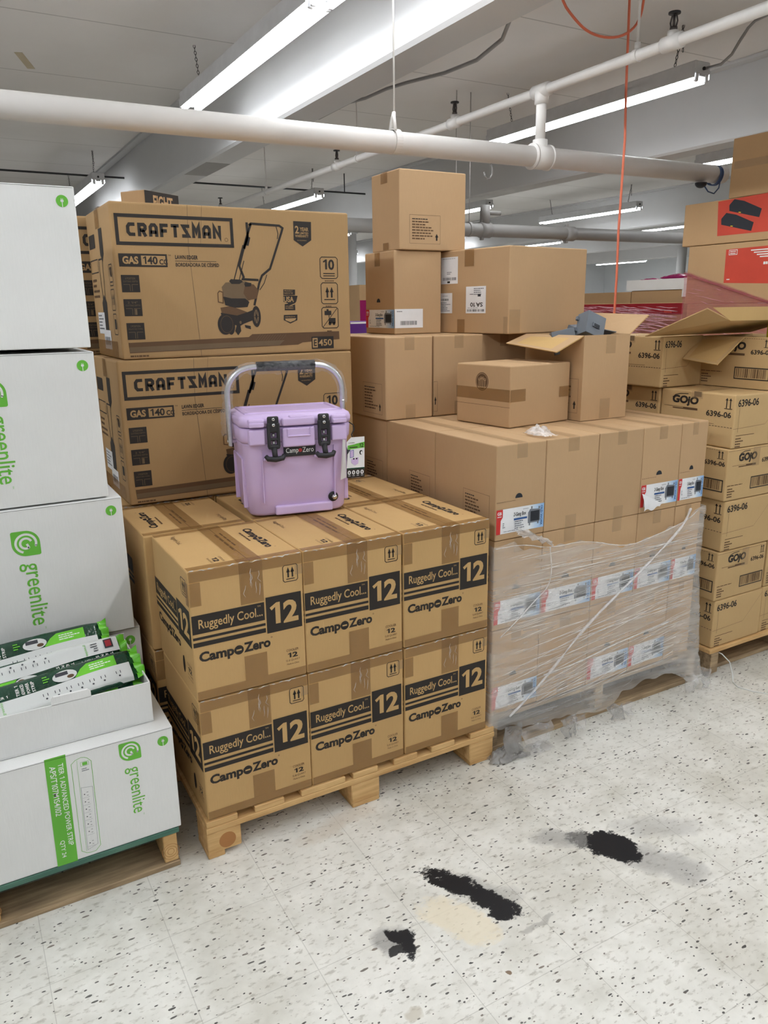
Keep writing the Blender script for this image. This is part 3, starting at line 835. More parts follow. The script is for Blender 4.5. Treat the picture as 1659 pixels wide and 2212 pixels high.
# small white sticker on the front left carton's side
# ------------------------------------------------------------------ pallets
def nails(m, F, pts, r=0.003):
    for x, y in pts: m.disc(F, x, y, r, r, 'steel_dark', 1, 8)
t = thing('pallet', 'pine block pallet under the tan cooler cartons', 'pallet', (0.514, 2.048, 0))
for y in (0.0, 0.46, 0.92):
    for x in (0.0, 0.5, 0.99):
        m = MB(); m.bevbox(x - 0.003, y - 0.004, 0.0 if y else 0.018, x + 0.105, y + 0.11, 0.09, 'wood', 0.003, 1)
        if y == 0:
            m.bevbox(x + (0 if x else -0.003), y - 0.003, 0, x + (0.05 if x == 0 else 0.104), y + 0.108, 0.018, 'wood', 0.002, 1)
        F = Face((x - 0.003, y - 0.004, 0), (1, 0, 0), (0, 0, 1))
        if x == 0 and y == 0: m.disc(F, 0.063, 0.052, 0.027, 0.027, 'knot', 0, 24)
        m.build('block', t)
    m = MB(); m.bevbox(-0.004, y - 0.005, 0.0905, 1.10, y + 0.11, 0.111, 'wood', 0.002, 1); m.build('stringer_board', t)
rr = random.Random(11)
for x0, x1 in ((-0.002, 0.098), (0.155, 0.255), (0.315, 0.475), (0.505, 0.60), (0.665, 0.76), (0.82, 0.92), (0.99, 1.098)):
    m = MB(); m.bevbox(x0, -0.004, 0.1115, x1, 1.27, 0.1325, 'wood', 0.002, 1); m.build('deck_board', t)

t = thing('pallet', 'worn pallet with green painted boards under the white cartons', 'pallet', (-0.6, 2.07, 0))
for k, y in enumerate((0.0, 0.2, 0.42, 0.64, 0.82)):
    m = MB(); m.bevbox(0, y, 0.116, 1.035, y + 0.14, 0.133, 'wood_green', 0.002, 1)
    m.build('deck_board', t)
for x in (0.985, 0.49, 0.0):
    m = MB(); m.bevbox(x, 0.005, 0.0185, x + 0.042, 0.955, 0.1155, 'wood', 0.003, 1)
    F = Face((x, 0.005, 0.0), (1, 0, 0), (0, 0, 1))
    for r in (0.010, 0.018, 0.026): m.ring(F, 0.02, 0.055, r, 0.0015, 'knot', 0, 18)
    m.build('stringer', t)
for y in (0.0, 0.42, 0.82):
    m = MB(); m.bevbox(0.0, y, 0.0, 1.03, y + 0.13, 0.018, 'wood_old', 0.002, 1); m.build('bottom_board', t)

t = thing('pallet', 'dark pallet under the carton stack in clear stretch film', 'pallet', (1.612, 2.075, 0))
for y in (0.0, 0.25, 0.5, 0.75, 1.0):
    m = MB(); m.bevbox(0, y, 0.132, 1.13, y + 0.13, 0.15, 'wood_old', 0.002, 1); m.build('deck_board', t)
for x in (0.0, 0.55, 1.11):
    m = MB(); m.bevbox(x, 0.004, 0.0225, x + 0.045, 1.12, 0.1315, 'wood_old', 0.003, 1); m.build('stringer', t)
for y in (0.0, 0.5, 1.0):
    m = MB(); m.bevbox(0, y, 0.0, 1.16, y + 0.13, 0.022, 'wood_old', 0.002, 1); m.build('bottom_board', t)
t = thing('pallet', 'pallet under the stack of soap cartons at the right edge', 'pallet', (2.822, 2.045, 0))
for y in (0.0, 0.25, 0.5, 0.72):
    m = MB(); m.bevbox(0, y, 0.126, 1.1, y + 0.13, 0.146, 'wood', 0.002, 1); m.build('deck_board', t)
for x in (0.02, 0.55, 1.05):
    m = MB(); m.bevbox(x, 0.004, 0.0225, x + 0.05, 0.85, 0.1255, 'wood_old', 0.003, 1); m.build('stringer', t)
for y in (0.0, 0.4, 0.72):
    m = MB(); m.bevbox(0, y + 0.06, 0.0, 1.1, y + 0.18, 0.022, 'wood_old', 0.002, 1); m.build('bottom_board', t)

# ------------------------------------------------------------------ lawn edger cartons
MW, MD, MH = 0.915, 0.46, 0.532
GLY = {'C': [[(.97, .87), (.32, .87), (.12, .70), (.12, .30), (.32, .13), (.97, .13)]],
       'R': [[(.13, 0), (.13, .87), (.70, .87), (.87, .76), (.87, .58), (.70, .46), (.2, .46)], [(.52, .46), (.88, 0)]],
       'A': [[(.13, 0), (.13, .70), (.33, .87), (.67, .87), (.87, .70), (.87, 0)], [(.13, .34), (.87, .34)]],
       'F': [[(.13, 0), (.13, .87), (.97, .87)], [(.13, .46), (.82, .46)]],
       'T': [[(.0, .87), (1.0, .87)], [(.5, .87), (.5, 0)]],
       'S': [[(1.0, .87), (.17, .87), (.83, .13), (.0, .13)]],
       'M': [[(.13, 0), (.13, .95), (.5, .42), (.87, .95), (.87, 0)]],
       'N': [[(.13, 0), (.13, .93), (.87, .10), (.87, 1.0)]]}
def block_word(m, F, word, x, y, w, h, key, lay=1, gap=0.36, t=0.27):
    n = len(word); u = w / (n + gap * (n - 1))
    for i, c in enumerate(word):
        ox = x + i * u * (1 + gap)
        for st in GLY[c]: m.stroke(F, [(ox + a * u, y + b * h) for a, b in st], t * h * 0.92, key, lay)
def make_mower_carton(label):
    t = thing('edger_carton', label, 'carton')
    m = MB(); m.bevbox(0, 0, 0, MW, MD, MH, 'cb_mower', 0.008, 3)
    F, L, T = front(MW, MD, MH), left(MW, MD, MH), top(MW, MD, MH)
    q = Quad((185, 130), (1585, 180), (1615, 990), (290, 1050), MW, MH)
    P = lambda *ps: [q(x, y) for x, y in ps]
    # name panel
    a = q(232, 212); b = q(905, 382)
    x0, y1 = q(219, 202); x1, y0 = q(917, 395)
    m.frame(F, x0, y0, x1, y1, 0.0115, 'ink', 1)
    block_word(m, F, 'CRAFTSMAN', x0 + 0.040, y0 + 0.030, (x1 - x0) - 0.088, (y1 - y0) - 0.058, 'ink')
    m.ring(F, x1 - 0.028, y0 + 0.027, 0.006, 0.0015, 'ink_soft', 1, 12)
    # engine size plate
    x0, y1 = q(250, 435); x1, y0 = q(535, 512); xm = q(382, 470)[0]
    m.rect(F, x0, y0, x1, y1, 'ink', 1); m.rect(F, xm, y0 + 0.006, x1 - 0.006, y1 - 0.006, 'cb_mower', 2)
    hh = y1 - y0
    m.text(F, 'GAS', x0 + 0.012, y0 + hh * 0.2, xm - x0 - 0.022, hh * 0.6, 'cb_mower', 2, 0, 0.04)
    m.text(F, '140', xm + 0.006, y0 + hh * 0.19, (x1 - xm) * 0.56, hh * 0.62, 'ink', 3, 0, 0.03)
    m.text(F, 'CC', xm + 0.010 + (x1 - xm) * 0.58, y0 + hh * 0.19, (x1 - xm) * 0.32, hh * 0.42, 'ink', 3, 0, 0.03)
    m.text(F, 'TM', x1 + 0.004, y1 - 0.006, 0.010, 0.005, 'ink', 1)
    xa, ya = q(577, 462); xb, yb = q(700, 445)
    m.text(F, 'LAWN EDGER', xa, ya - 0.002, 0.083, 0.014, 'ink', 1, 0, 0.03)
    xc, yc = q(577, 477); m.rect(F, xc, yc, xc + 0.152, yc + 0.0015, 'ink', 1)
    xa, ya = q(582, 508); m.text(F, 'BORDEADORA DE CÉSPED', xa, ya, 0.160, 0.016, 'ink', 1, 0, 0.02)
    # three dark feature squares
    for k, (qa, qb, s1, s2) in enumerate((((267, 560), (370, 655), '6 POSITION', 'CUTTING DEPTH'), ((284, 700), (388, 795), '2 1/4"', 'CUTTING DEPTH'), ((303, 838), (407, 930), '3 POSITION', 'ADJUSTABLE WHEEL'))):
        x0, y1 = q(*qa); x1, y0 = q(qb[0], qb[1]); x1 = x0 + 0.062; y0 = y1 - 0.058
        m.rect(F, x0, y0, x1, y1, 'ink', 1)
        m.text(F, s1, x0 + 0.014, y1 - 0.015, 0.034, 0.007, 'ink_grey', 2); m.text(F, s2, x0 + 0.006, y1 - 0.024, 0.050, 0.005, 'ink_grey', 2)
        m.stroke(F, [(x0 + 0.006, y0 + 0.026), (x0 + 0.028, y0 + 0.026), (x0 + 0.028, y0 + 0.004)], 0.0014, 'ink_grey', 2)
        m.stroke(F, [(x0 + 0.056, y0 + 0.026), (x0 + 0.035, y0 + 0.026), (x0 + 0.035, y0 + 0.004)], 0.0014, 'ink_grey', 2)
        if k == 1: m.rect(F, x0 + 0.037, y0 + 0.004, x0 + 0.044, y0 + 0.024, 'ink_grey', 2)
    # the machine drawing
    def S(pts, w, key='ink', lay=1, closed=False): m.stroke(F, P(*pts), w, key, lay, closed)
    def G(pts, key, lay): m.poly(F, P(*pts), key, lay)
    S([(1000, 262), (1012, 252), (1178, 262), (1198, 276), (1192, 300), (1128, 515), (1082, 555), (1066, 600), (1040, 730)], 0.0085)
    S([(1012, 252), (985, 345), (948, 500), (975, 565), (970, 578), (1062, 582)], 0.0085)
    S([(987, 245), (995, 330), (975, 400)], 0.009); S([(1000, 330), (990, 380)], 0.014); S([(968, 378), (920, 580)], 0.004); S([(975, 470), (950, 580)], 0.003)
    S([(1160, 268), (1172, 310), (1168, 340)], 0.003); S([(1110, 550), (1095, 600), (1070, 640)], 0.003)
    G([(848, 625), (870, 598), (985, 590), (1030, 612), (1035, 690), (985, 712), (865, 700)], 'ink_grey', 1)
    G([(890, 590), (900, 578), (955, 580), (972, 592), (950, 606), (905, 606)], 'ink', 2)
    G([(985, 600), (1035, 608), (1060, 640), (1055, 690), (1000, 700), (975, 660)], 'ink_soft', 2); G([(978, 605), (985, 594), (1020, 600), (1018, 618), (985, 622)], 'ink', 3)
    G([(858, 680), (905, 690), (985, 690), (1010, 710), (1000, 740), (930, 745), (870, 730)], 'ink', 3)
    S([(826, 660), (835, 648), (855, 655), (858, 718), (830, 712), (826, 660)], 0.004, 'ink_soft', 2)
    G([(842, 745), (900, 735), (960, 755), (1000, 770), (940, 790), (850, 775)], 'ink_soft', 2)
    G([(845, 775), (1000, 770), (1060, 745), (1050, 810), (950, 850), (860, 830)], 'ink', 1)
    cx, cy = q(872, 842); m.disc(F, cx, cy, 0.029, 0.038, 'ink', 3, 28); m.ring(F, cx + 0.006, cy, 0.024, 0.0015, 'ink_soft', 4, 20, 0, None, 1.3)
    cx2, cy2 = q(905, 850); m.disc(F, cx2, cy2, 0.016, 0.033, 'ink', 2, 24)
    cx, cy = q(1052, 795); m.disc(F, cx, cy, 0.018, 0.039, 'ink', 3, 28); m.disc(F, cx, cy, 0.010, 0.026, 'ink_grey', 4, 20); m.disc(F, cx, cy, 0.004, 0.009, 'ink', 5, 12)
    for a in range(6):
        c_, s_ = math.cos(a * 1.05), math.sin(a * 1.05); m.stroke(F, [(cx, cy), (cx + 0.011 * c_, cy + 0.028 * s_)], 0.0018, 'ink', 5)
    G([(928, 800), (965, 790), (985, 835), (960, 850), (965, 880), (948, 905), (930, 880), (938, 850)], 'ink', 3)
    cx, cy = q(960, 830); m.disc(F, cx, cy, 0.0045, 0.006, 'ink_grey', 5, 10)
    G([(985, 845), (1020, 850), (1022, 870), (990, 860)], 'ink', 2)
    # warranty shield
    G([(1260, 233), (1365, 237), (1368, 345), (1318, 382), (1265, 345)], 'ink', 1)
    xa, ya = q(1272, 306); m.text(F, '2', xa, ya, 0.016, 0.028, 'cb_mower', 2, 0, 0.03)
    xa, ya = q(1300, 292); m.text(F, 'YEAR', xa, ya, 0.036, 0.014, 'cb_mower', 2, 0, 0.03)
    xa, ya = q(1300, 309); m.text(F, 'LIMITED', xa, ya, 0.036, 0.007, 'cb_mower', 2, 0, 0.02)
    xa, ya = q(1273, 328); m.text(F, 'WARRANTY', xa, ya, 0.056, 0.010, 'cb_mower', 2, 0, 0.02)
    xa, ya = q(1285, 350); m.text(F, 'ON EQUIPMENT', xa, ya, 0.040, 0.004, 'cb_mower', 2)
    # assembly badge
    G([(1208, 635), (1277, 636), (1277, 668), (1208, 668)], 'ink', 1)
    xa, ya = q(1214, 648); m.text(F, 'PROUDLY', xa, ya, 0.034, 0.006, 'cb_mower', 2); xa, ya = q(1212, 662); m.text(F, 'MADE IN THE', xa, ya, 0.037, 0.006, 'cb_mower', 2)
    G([(1208, 672), (1240, 670), (1292, 672), (1285, 705), (1278, 715), (1246, 730), (1235, 715), (1210, 708)], 'ink', 1)
    xa, ya = q(1212, 710); m.text(F, 'USA', xa, ya, 0.042, 0.021, 'cb_mower', 2, 0, 0.03)
    G([(1217, 722), (1238, 718), (1248, 733), (1278, 722), (1280, 757), (1218, 757)], 'ink', 1)
    xa, ya = q(1222, 738); m.text(F, 'WITH GLOBAL', xa, ya, 0.033, 0.005, 'cb_mower', 2); xa, ya = q(1222, 750); m.text(F, 'MATERIALS', xa, ya, 0.033, 0.006, 'cb_mower', 2)
    G([(1213, 785), (1293, 782), (1293, 815), (1252, 835), (1213, 815)], 'ink', 1); xa, ya = q(1220, 800); m.text(F, 'ASSEMBLED IN', xa, ya, 0.042, 0.005, 'cb_mower', 2)
    G([(1220, 806), (1286, 803), (1280, 815), (1252, 827), (1224, 816)], 'cb_mower', 2)
    # handling icons on the right
    for (ax, ay, bx, by, kind) in ((1418, 440, 1530, 570, 0), (1427, 592, 1533, 718, 1), (1433, 737, 1538, 860, 2)):
        x0, y1 = q(ax, ay); x1, y0 = q(bx, by)
        m.frame(F, x0, y0, x1, y1, 0.0028, 'ink', 1, 0.007)
        w, h = x1 - x0, y1 - y0
        if kind == 0:
            m.text(F, '10', x0 + w * 0.18, y0 + h * 0.40, w * 0.62, h * 0.48, 'ink', 1, 0, 0.03)
            m.rect(F, x0 + w * 0.18, y0 + h * 0.22, x0 + w * 0.82, y0 + h * 0.26, 'ink', 1); m.rect(F, x0 + w * 0.18, y0 + h * 0.11, x0 + w * 0.82, y0 + h * 0.15, 'ink', 1)
        elif kind == 1:
            for k in (0.37, 0.63): arrow_up(m, F, x0 + w * k, y0 + h * 0.30, w * 0.22, h * 0.50, 'ink', 1)
            m.rect(F, x0 + w * 0.18, y0 + h * 0.19, x0 + w * 0.82, y0 + h * 0.23, 'ink', 1)
        else:
            m.stroke(F, [(x0 + 0.004, y0 + 0.004), (x1 - 0.004, y1 - 0.004)], 0.0025, 'ink', 1)
            m.rect(F, x0 + w * 0.18, y0 + h * 0.62, x0 + w * 0.58, y0 + h * 0.82, 'ink', 1); m.rect(F, x0 + w * 0.30, y0 + h * 0.80, x0 + w * 0.42, y0 + h * 0.90, 'ink', 1); m.rect(F, x0 + w * 0.42, y0 + h * 0.5, x0 + w * 0.46, y0 + h * 0.64, 'ink', 1)
            m.rect(F, x0 + w * 0.42, y0 + h * 0.24, x0 + w * 0.82, y0 + h * 0.48, 'ink', 1)
            for k in (0.48, 0.72): m.disc(F, x0 + w * k, y0 + h * 0.22, w * 0.08, w * 0.08, 'ink', 1)
            lines(m, F, x0 + w * 0.3, y0 - 0.012, w * 0.45, 1, 0.008, 'ink_soft', 1, 8)
        if kind < 2: lines(m, F, x0 + w * 0.25, y0 - 0.010, w * 0.55, 1, 0.008, 'ink_soft', 1, kind)
    # long grey stripe with hatching, and the model plate
    G([(318, 952), (1010, 915), (1030, 898), (1540, 878), (1543, 925), (1325, 945), (1300, 958), (328, 1012)], 'ink_soft', 1)
    G([(322, 978), (1080, 938), (1220, 932), (1205, 945), (1190, 962), (328, 1008)], 'ink_grey', 2)
    for k in range(11):
        S([(1050 + k * 15, 935), (1078 + k * 15, 898)], 0.0014, 'ink_grey', 3)
    x0, y1 = q(1380, 915); x1, y0 = q(1507, 975)
    m.rect(F, x0 - 0.002, y0 - 0.002, x1 + 0.002, y1 + 0.002, 'ink', 3); m.rect(F, x0 + 0.002, y0 + 0.003, x0 + 0.024, y1 - 0.003, 'cb_mower', 4)
    m.text(F, 'E', x0 + 0.007, y0 + 0.009, 0.013, y1 - y0 - 0.018, 'ink', 5, 0, 0.02); m.text(F, '450', x0 + 0.028, y0 + 0.009, x1 - x0 - 0.034, y1 - y0 - 0.018, 'cb_mower', 5, 0, 0.02)
    xa, ya = q(332, 1035); lines(m, F, xa, ya, 0.066, 1, 0.01, 'ink_soft', 1, 2, 0.006)
    # creases in the board
    S([(640, 150), (652, 400), (690, 660), (740, 1030)], 0.0016, 'ink_grey', 0); S([(724, 150), (722, 380)], 0.001, 'ink_grey', 0); S([(740, 1030), (1590, 985)], 0.001, 'ink_grey', 0)
    # left side prints (small versions)
    m.poly(L, [(0.235, 0.37), (0.30, 0.37), (0.30, 0.46), (0.235, 0.46)], 'ink', 1); m.poly(L, [(0.235, 0.37), (0.2675, 0.345), (0.30, 0.37)], 'ink', 1)
    m.stroke(L, [(0.20, 0.215), (0.19, 0.355), (0.26, 0.355), (0.25, 0.215)], 0.006, 'ink', 1)
    m.poly(L, [(0.19, 0.10), (0.26, 0.10), (0.27, 0.20), (0.225, 0.23), (0.18, 0.20)], 'ink', 1)
    for k in range(3):
        y0 = 0.255 - 0.085 * k
        m.frame(L, 0.36, y0, 0.425, y0 + 0.075, 0.003, 'ink', 1, 0.006)
        if k == 0: m.text(L, '10', 0.372, y0 + 0.03, 0.04, 0.036, 'ink', 1, 0, 0.03); m.rect(L, 0.37, y0 + 0.012, 0.415, y0 + 0.016, 'ink', 1)
        elif k == 1:
            for a in (0.38, 0.405): arrow_up(m, L, a, y0 + 0.02, 0.016, 0.04, 'ink', 1)
        else: m.rect(L, 0.38, y0 + 0.02, 0.41, y0 + 0.055, 'ink', 1)
    m.rect(L, 0.03, 0.40, 0.15, 0.45, 'ink', 1); m.frame(L, 0.02, 0.31, 0.17, 0.36, 0.004, 'ink', 1); lines(m, L, 0.03, 0.28, 0.12, 4, 0.02, 'ink_soft', 1, 3)
    m.rect(T, 0, MD / 2 - 0.001, MW, MD / 2 + 0.001, 'cb_seam', 0)
    m.build('carton_body', t)
    m = MB(); m.rect(L, 0.07, 0.085, 0.20, 0.165, 'sticker', 2); lines(m, L, 0.08, 0.15, 0.10, 5, 0.012, 'mgrey', 3, 4)
    m.rect(L, 0.16, 0.03, 0.29, 0.10, 'sticker', 3); barcode(m, L, 0.17, 0.045, 0.27, 0.075, 'mgrey', 4, 3)
    o = m.build('shipping_sticker', t)
    tape_on(t, L, 0.02, 0.005, 0.40, 0.062, 'tape', None, None, 9)
    tape_on(t, L, MD / 2 - 0.035, MH - 0.07, MD / 2 + 0.035, MH - 0.002, 'tape', None, (T, 0, MD / 2 - 0.03, MW, MD / 2 + 0.03), 10)
    return t
mower = Stock(make_mower_carton)
mower((0.567, 2.885, 1.4855), 0, 'tan lawn edger carton with machine drawing, on top of the other edger carton', 'lawn edger cartons')
o = mower((0.541, 2.882, 0.9515), 0, 'tan lawn edger carton half hidden by the lilac cooler, beneath the other', 'lawn edger cartons')
o.scale = (0.94 / MW, 1, 1)
mower((0.50, 3.37, 1.4855), 0, 'rear upper lawn edger carton seen edge on between white and tan stacks', 'lawn edger cartons')
mower((0.49, 3.37, 0.9515), 0, 'rear lower lawn edger carton seen edge on between white and tan stacks', 'lawn edger cartons')
m = MB(); m.box(0.46, 3.375, 0.0, 1.5, 3.85, 0.95, 'cb_plain'); tag(m.build('plain_carton'), 'plain brown carton on the floor behind the cooler cartons', 'carton')
# small dark printed carton on top
t = thing('small_carton', 'small brown and black carton lying on top of the upper edger carton', 'carton', (0.82, 3.42, 2.0195), 0.6)
m = MB(); m.bevbox(0, 0, 0, 0.21, 0.13, 0.115, 'cb_plain', 0.003, 1)
Fr = front(0.21, 0.13, 0.115); m.rect(Fr, 0.001, 0.001, 0.209, 0.114, 'ink', 0); m.text(Fr, 'EIGHT', 0.05, 0.05, 0.12, 0.05, 'cb_plain', 1, 0, 0.03)
m.rect(left(.21, .13, .115), 0.03, 0.05, 0.11, 0.053, 'ink', 0)
m.build('carton_body', t)
tape_on(t, top(0.21, 0.13, 0.115), 0.0, 0.04, 0.21, 0.09, 'tape_clear', None, None, 2)
# ------------------------------------------------------------------ white power strip cartons
def leaf_logo(m, F, x, y, s, key='green', bg='cb_white'):
    """leaf shaped badge with a ringed letter, lying on its side as printed; x, y is its lower left, s its size"""
    pts = []
    def arc(cx, cy, r, a0, a1, n=10):
        for k in range(n + 1):
            a = math.radians(a0 + (a1 - a0) * k / n); pts.append((x + s * (cx + r * math.cos(a)), y + s * (cy + r * math.sin(a))))
    arc(0.5, 0.5, 0.5, 90, 0, 10)              # round upper right
    arc(0.93, 0.07, 0.07, 0, -90, 4)
    arc(0.5, 0.5, 0.5, -90, -180, 10)
    arc(0.07, 0.93, 0.07, 180, 90, 4)
    m.poly(F, pts, key, 1)
    cx, cy = x + 0.5 * s, y + 0.5 * s
    m.ring(F, cx, cy, 0.36 * s, 0.085 * s, bg, 2, 24, math.radians(-20), math.radians(250))
    m.ring(F, cx, cy, 0.20 * s, 0.085 * s, bg, 2, 20, math.radians(20), math.radians(300))
    m.stroke(F, [(cx + 0.10 * s, cy - 0.19 * s), (cx + 0.03 * s, cy - 0.02 * s)], 0.085 * s, bg, 2)
    m.disc(F, cx + 0.36 * s * math.cos(-0.35), cy + 0.36 * s * math.sin(-0.35), 0.042 * s, 0.042 * s, bg, 2, 10)
def plug_badge(m, F, x, y, r):
    m.disc(F, x, y, r, r, 'green', 1, 24)
    m.disc(F, x, y, r * 0.26, r * 0.22, 'white_ink', 2, 12); m.rect(F, x - r * 0.26, y, x + r * 0.26, y + r * 0.16, 'white_ink', 3)
    for k in (-0.16, 0.08): m.rect(F, x + r * k, y + r * 0.1, x + r * (k + 0.09), y + r * 0.42, 'white_ink', 2)
    m.rect(F, x - r * 0.06, y - r * 0.96, x + r * 0.06, y, 'white_ink', 2)
def side_word(m, F, word, x, ytop, length, height, key, lay=1, bold=0.0):
    m.text(F, word, x, ytop, length, height, key, lay, -math.pi / 2, bold)
WW, WD, WH = 0.625, 0.43, 0.452
def white_carton(label, h, big):
    t = thing('power_strip_carton', label, 'carton')
    m = MB(); m.bevbox(0, 0, 0, WW, WD, h, 'cb_white', 0.003, 2)
    F, T = front(WW, WD, h), top(WW, WD, h)
    if big:
        q_ = Quad((-8, 177), (1085, 42), (1208, 1223), (176, 1434), 0.353, h); q = lambda x, y: (q_(x, y)[0] + WW - 0.353, q_(x, y)[1])
        x0, y0 = q(118, 595); x1, y1 = q(372, 372)
        leaf_logo(m, F, x0, y0, 0.080)
        xa, ya = q(180, 648); xb, yb = q(345, 1200)
        side_word(m, F, 'greenlite', xa - 0.004, ya - 0.002, 0.205, 0.066, 'green', 1, 0.006)
        m.text(F, 'TM', xa + 0.045, ya - 0.215, 0.008, 0.004, 'green', 1, -math.pi / 2)
        x, y = q(993, 167); plug_badge(m, F, x, y, 0.0165)
    else:
        q_ = Quad((-75, 615), (1470, 197), (1550, 1043), (77, 1535), 0.478, h); q = lambda x, y: (q_(x, y)[0] + WW - 0.478, q_(x, y)[1])
        m.poly(F, [q(375, 487), q(556, 436), q(667, 1340), q(495, 1396)], 'green', 1)
        xa, ya = q(492, 520)
        side_word(m, F, 'TIER 1 ADVANCED POWER STRIP', xa, ya, 0.262, 0.0135, 'white_ink', 2, 0.008)
        xa, ya = q(418, 548); side_word(m, F, 'APS/T107M1S4/I02', xa, ya, 0.156, 0.0155, 'white_ink', 2, 0.008)
        xa, ya = q(508, 1180); side_word(m, F, 'QTY 24', xa, ya, 0.055, 0.0135, 'white_ink', 2, 0.008)
        m.stroke(F, [q(*p) for p in ((607, 525), (640, 490), (690, 463), (720, 461), (745, 468), (778, 490), (860, 1205), (822, 1255), (780, 1270), (745, 1275), (700, 1262))], 0.0012, 'green', 1, True)
        m.stroke(F, [q(655, 492), q(742, 1262)], 0.0007, 'green', 1)
        m.stroke(F, [q(692, 722), q(790, 708), q(838, 1195), q(752, 1250)], 0.0007, 'mgrey', 1, True)
        x0, y0 = q(695, 540); m.frame(F, x0 - 0.002, y0, x0 + 0.020, y0 + 0.013, 0.0008, 'green', 1); m.rect(F, x0 + 0.003, y0 + 0.002, x0 + 0.016, y0 + 0.011, 'green', 1)
        lines(m, F, x0, y0 - 0.010, 0.020, 2, 0.006, 'mgrey', 1, 4)
        for k in range(7):
            x, y = q(722 + k * 8, 778 + k * 63 + (35 if k == 6 else 0)); m.disc(F, x, y, 0.0018, 0.0018, 'dgrey', 1, 8)
            for s in (-1, 1): m.rect(F, x + 0.006, y + s * 0.005 - 0.0006, x + 0.0105, y + s * 0.005 + 0.0006, 'dgrey', 1)
            m.stroke(F, [(x - 0.006, y - 0.011), (x + 0.014, y - 0.011)], 0.0005, 'mgrey', 1)
        x0, y0 = q(1022, 525); leaf_logo(m, F, x0 + 0.002, y0 + 0.004, 0.060)
        xa, ya = q(1075, 560); side_word(m, F, 'greenlite', xa - 0.004, ya, 0.152, 0.049, 'green')
        m.text(F, 'TM', xa + 0.035, ya - 0.158, 0.006, 0.003, 'green', 1, -math.pi / 2)
        x, y = q(1390, 322); plug_badge(m, F, x, y, 0.0155)
    # lid flap: dark gap under the top edge
    m.rect(F, 0.001, h - 0.004, WW - 0.004, h - 0.0028, 'white_seam', 1)
    m.build('carton_body', t)
    return t
WX = 0.443 - WW
grp = 'white power strip cartons'
a = white_carton('white carton with a green band and power strip outline on the pallet, lowest at left', 0.338, False); a.location = (WX, 2.072, 0.1345); a['group'] = grp
big = white_carton('white carton with a whole green leaf badge and word, behind the open tray', WH, True); big.location = (WX, 2.50, 0.627); big['group'] = grp
dup(big, (WX - 0.036, 2.505, 1.0845), 0.0, 'white carton second from top, its green lettering cut by the left picture edge', grp)
dup(big, (WX - 0.042 , 2.50, 1.549), 0.0, 'topmost white carton at left, only a plug badge showing in its corner', grp)
low = white_carton('white carton on the pallet behind the bottom one, its end showing under the tall stack', 0.488, True); low.location = (WX + 0.02, 2.52, 0.1345); low['group'] = grp

# open white tray with wrapped power strips
TX0, TX1, TY0, TY1, TZ = -0.2, 0.404, 2.13, 2.488, 0.4745
t = thing('open_tray', 'open white carton tray holding green packages, on the bottom white carton', 'carton', (TX0, TY0, TZ))
w, d, h = TX1 - TX0, TY1 - TY0, 0.126
m = MB(); th = 0.004
m.box(0, 0, 0, w, d, th, 'cb_white')
m.box(0, d - th, th, w, d, h + 0.02, 'cb_white')
m.box(0, th, th, th, d - th, h, 'cb_white'); m.box(w - th, th, th, w, d - th, h, 'cb_white')
m.bevbox(0, 0, th, w, th, h, 'cb_white', 0.001, 1)
m.build('tray_body', t)
m = MB(); r = []
for x, z in ((0.335, 0), (0.335, 0.016), (0.342, 0.024), (0.432, 0.024), (0.440, 0.016), (0.440, 0)): r.append((x, z))
m.add([(x, y, h - 0.002 + z * 1.0 + y * 0.5) for y in (0, 0.004) for x, z in r], [[0, 5, 4, 3, 2, 1], [6, 7, 8, 9, 10, 11]] + [[k, (k + 1) % 6, 6 + (k + 1) % 6, 6 + k] for k in range(6)], 'cb_white')
m.build('lock_tab', t)
